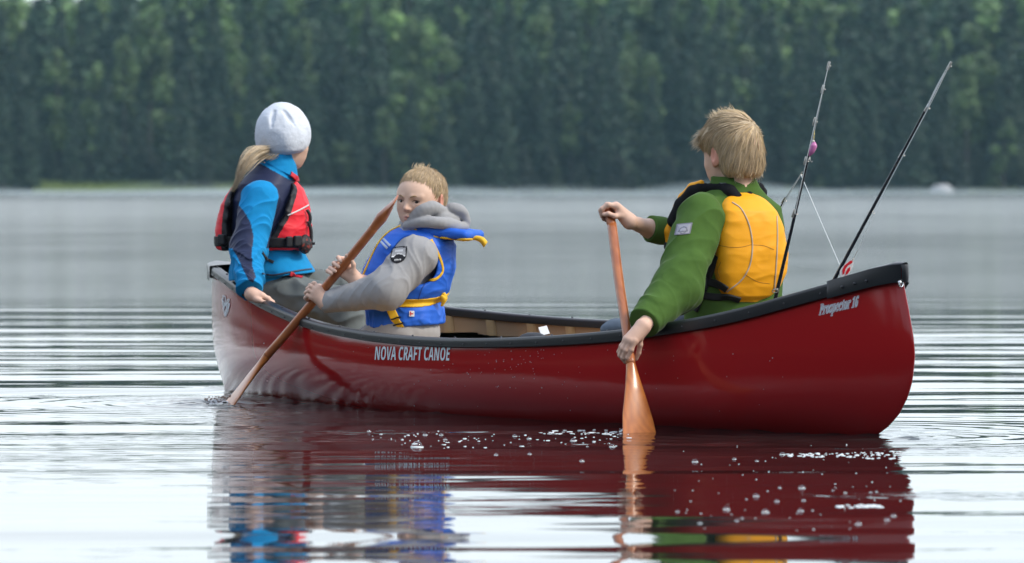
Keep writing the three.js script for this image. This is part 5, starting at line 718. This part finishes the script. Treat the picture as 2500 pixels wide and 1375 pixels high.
rod('short glossy rod tip leaning out behind the yellow vest', at(1862, 588, 19.25), at(1914, 490, 19.15), at(1955, 426, 19.1), [[1913, 488, 0.0035, 19.15], [1955, 427, 0.0024, 19.1]], { r: 0.0030, s: 1, tip: std([0.55, 0.56, 0.56], 0.2), lines: [[[1955, 426, 19.09], [1962, 442, 19.06], [2004, 540, 18.7], [2050, 646, 18.2]], [[1955, 428, 19.09], [1917, 492, 19.13], [1880, 560, 19.2]]] });
{ const t = thing('fishing_lure', 'small pink fish-shaped lure on the left-hand fishing rod'.replace('left-hand fishing rod', 'rod nearest the yellow vest'), 'lure', at(1983, 361, 18.46)), p = [at(1986, 344, 18.46), at(1987, 356, 18.455), at(1982, 370, 18.455), at(1976, 381, 18.46)], ax = p[3].clone().sub(p[0]).normalize();
  mesh('lure_body', tube(p, [0.003, 0.0105, 0.0085, 0.0025], 12, 6), std([0.52, 0.16, 0.36], 0.25), t); mesh('lure_head', ball(at(1986, 345, 18.455), 0.0042, 10, 8), std([0.6, 0.55, 0.5], 0.3), t);
  mesh('hook', merge([tube([at(1977, 381, 18.46), at(1978, 390, 18.455), at(1982, 396, 18.455), at(1985, 393, 18.455)], [0.0011, 0.0009], 5, 5), tube([at(1977, 383, 18.46), at(1973, 391, 18.455), at(1969, 392, 18.455)], [0.0011, 0.0009], 5, 5)]), mGuide, t);
  mesh('swivel', merge([ball(at(1988, 327, 18.47), 0.0026, 8, 6), ball(at(1987, 335, 18.47), 0.0024, 8, 6), tube([at(1987, 345, 18.46), at(1989, 318, 18.47)], [0.0008, 0.0008], 5, 2)]), std([0.5, 0.4, 0.15], 0.3, { metalness: 0.8 }), t); }
{ const t = thing('fishing_lure', 'red and white spoon lure hanging beside the deck plate', 'lure', at(2068, 655, 18.05)), sh = (pts) => { const s = new THREE.Shape(); pts.forEach(([x, y], i) => { const q = at(x, y, 18.05); i ? s.lineTo(q.x, q.y) : s.moveTo(q.x, q.y); }); return s; };
  const ell2 = []; for (let i = 0; i < 28; i++) { const a = i / 28 * 6.283, u = Math.cos(a) * 23, v = Math.sin(a) * 10.5 * (1 - 0.25 * Math.cos(a)); ell2.push([2068 + u * 0.62 - v * 0.78, 656 - u * 0.78 - v * 0.62]); }
  const ext = (s, z, dz) => { const g = new THREE.ExtrudeGeometry(s, { depth: dz, bevelEnabled: true, bevelThickness: 0.0006, bevelSize: 0.0006, bevelSegments: 2 }); g.translate(0, 0, z); return g; };
  mesh('spoon', ext(sh(ell2), -18.05, 0.0012), std([0.78, 0.74, 0.72], 0.15), t);
  const stripe = (a) => sh(a); mesh('red_stripe', merge([ext(stripe([[2082, 637], [2076, 637], [2062, 648], [2057, 660], [2057, 671], [2061, 668], [2064, 657], [2070, 648], [2080, 642]]), -18.0478, 0.0006), ext(stripe([[2076, 652], [2070, 656], [2066, 664], [2064, 672], [2070, 668], [2075, 660]]), -18.0478, 0.0006)]), std([0.62, 0.02, 0.03], 0.2), t);
  mesh('swivel', merge([ball(at(2083, 633, 18.05), 0.0030, 8, 6), tube([at(2083, 634, 18.05), at(2093, 612, 18.05)], [0.0012, 0.0010], 5, 2)]), mGuide, t); }
// ---------------------------------------------------------------- small things in the boat
{ const p = at(1328, 808, 20.15), fr = frame(V3(0.25, 0.45, 0.85)), m = new THREE.Matrix4().makeBasis(fr.s, fr.u, fr.f); m.setPosition(p); const g = new THREE.BoxGeometry(0.030, 0.030, 0.006); g.rotateZ(0.22); g.applyMatrix4(m);
  const t = thing('paper_card', 'small white card sticking up beyond the near gunwale', 'card', p); mesh('card', g, std([0.75, 0.75, 0.76], 0.7), t); }
{ const C = at(1300, 838, 20.05), f = bump(ell(C, frame(V3(0.4, 0, 0.9)), 0.055, 0.036, 0.05), (x, y, z) => 0.004 * fbm(x * 20, y * 20, z * 20)), t = thing('dry_bag', 'dark bag lying in the canoe beside the white card', 'bag', C); mesh('bag_body', surface(f, ...boxOf([C], 0.08), 0.006, mottle([0.02, 0.02, 0.025], 0.2, 40)), M.nylon, t); }
{ const C = at(1512, 806, 19.35), f = bump(ell(C, frame(V3(0.2, 0.1, 1)), 0.062, 0.036, 0.06), (x, y, z) => 0.004 * fbm(x * 18, y * 18, z * 18)), t = thing('bundle', 'rounded blue-grey bundle showing over the gunwale behind the upright paddle', 'bundle', C); mesh('bundle_body', surface(f, ...boxOf([C], 0.09), 0.006, mottle([0.12, 0.15, 0.19], 0.12, 40)), M.cotton, t); }

// ---------------------------------------------------------------- bubbles and foam on the water
{
  const onWater = (x, y) => { const d = EYE * F / (y - HOR), p = at(x, y, d); p.y = waterHeight(p.x, p.z); return p; };
  const film = new THREE.MeshPhysicalMaterial({ color: 0xffffff, roughness: 0.03, transmission: 1, thickness: 0, ior: 1.6, side: THREE.DoubleSide }), foam = std([0.72, 0.73, 0.74], 0.5);
  const dome = new THREE.SphereGeometry(1, 18, 9, 0, Math.PI * 2, 0, Math.PI / 2), rim = new THREE.TorusGeometry(1.02, 0.13, 6, 20); rim.rotateX(Math.PI / 2);
  const cap2 = new THREE.SphereGeometry(0.32, 8, 5); cap2.scale(1, 0.5, 1); cap2.translate(0.25, 0.93, 0.2);
  const big = thing('bubble', 'large clear bubble with a trail, left of the upright paddle', 'bubble', onWater(1018, 1092)); { const m = new THREE.Mesh(dome, film), k = new THREE.Mesh(rim, foam); m.name = 'dome'; k.name = 'rim'; big.add(m, k); big.scale.setScalar(0.0165); }
  const spots = [[901, 1054, 6], [1038, 1063, 7], [1077, 1063, 6], [1087, 1074, 6], [1257, 1066, 7], [1292, 1072, 7], [1400, 1076, 9], [1495, 1092, 9], [1487, 1083, 5], [1293, 1110, 6], [1211, 1112, 6], [1421, 1126, 7], [1434, 1091, 4], [1697, 1127, 9], [1793, 1121, 6], [1848, 1125, 5], [1958, 1193, 10], [1846, 1212, 9], [1904, 1192, 5], [1897, 1224, 7], [1774, 1244, 10], [1869, 1252, 11], [1955, 1248, 9], [1962, 1222, 6], [1709, 1279, 7], [1654, 1250, 6], [1812, 1268, 5], [1799, 1273, 6], [2096, 1281, 9], [2166, 1272, 8], [2182, 1263, 8], [2034, 1198, 4], [2064, 1204, 5], [2126, 1203, 5], [2140, 1201, 4], [1910, 1111, 8]];
  for (const [x, y, r] of spots) { const o = big.clone(); o.name = numbered('bubble'); const p = onWater(x, y); o.position.copy(p); o.scale.setScalar(r / F * -p.z * 0.78); tag(o, 'small clear bubble floating on the water near the canoe', 'bubble', 'small bubbles on the water'); scene.add(o); }
  const r = rng(404), list = [], fleck = (x, y, s, flat) => { const p = onWater(x, y), g = new THREE.SphereGeometry(1, 7, 5); g.scale(s * flat, s * 0.7, s * flat * (0.8 + 0.6 * r())); g.translate(p.x, p.y, p.z); list.push(g); };
  for (let i = 0; i < 80; i++) fleck(900 + 640 * r(), 1052 + 26 * r() + 30 * r() * r(), 0.0010 + 0.0016 * r(), 1 + 3 * r() * r());
  for (let i = 0; i < 70; i++) fleck(1640 + 560 * r(), 1085 + 215 * r(), 0.0010 + 0.0013 * r(), 1);
  for (let i = 0; i < 120; i++) { const t = r(); fleck(1915 + 290 * t, 1112 + 13 * (r() - 0.5) * (0.4 + t), 0.0010 + 0.0018 * r(), 1 + 2.5 * r()); }
  for (let i = 0; i < 34; i++) fleck(2040 + 110 * r(), 1236 + 8 * (r() - 0.5), 0.0012 + 0.0022 * r(), 1.5 + 2 * r());
  for (let i = 0; i < 60; i++) fleck(1320 + 200 * r(), 1050 + 10 * r(), 0.0010 + 0.0014 * r(), 2 + 4 * r());
  for (let i = 0; i < 110; i++) { const t = r(); fleck(500 + 64 * t, 986 - 8 * r() * (1 - t), 0.0014 + 0.0022 * r(), 1 + r()); }
  for (let i = 0; i < 40; i++) fleck(1512 + 22 * r(), 1048 + 8 * r(), 0.0012 + 0.002 * r(), 1);
  tag(mesh('foam', merge(list), foam), 'white flecks of foam scattered on the water', null, null, 'stuff');
  const drops = []; for (let i = 0; i < 46; i++) { const t = r(), q = at(498 + 66 * t, 980 - 10 * r() - 6 * t, 20.72), g = new THREE.SphereGeometry(0.0012 + 0.0022 * r(), 6, 5); g.translate(q.x, q.y, q.z); drops.push(g); }
  tag(mesh('splash', merge(drops), std([0.3, 0.22, 0.18], 0.1)), 'splash of brown drops where the low paddle meets the water', null, null, 'stuff');
}
renderer.render(scene, camera);
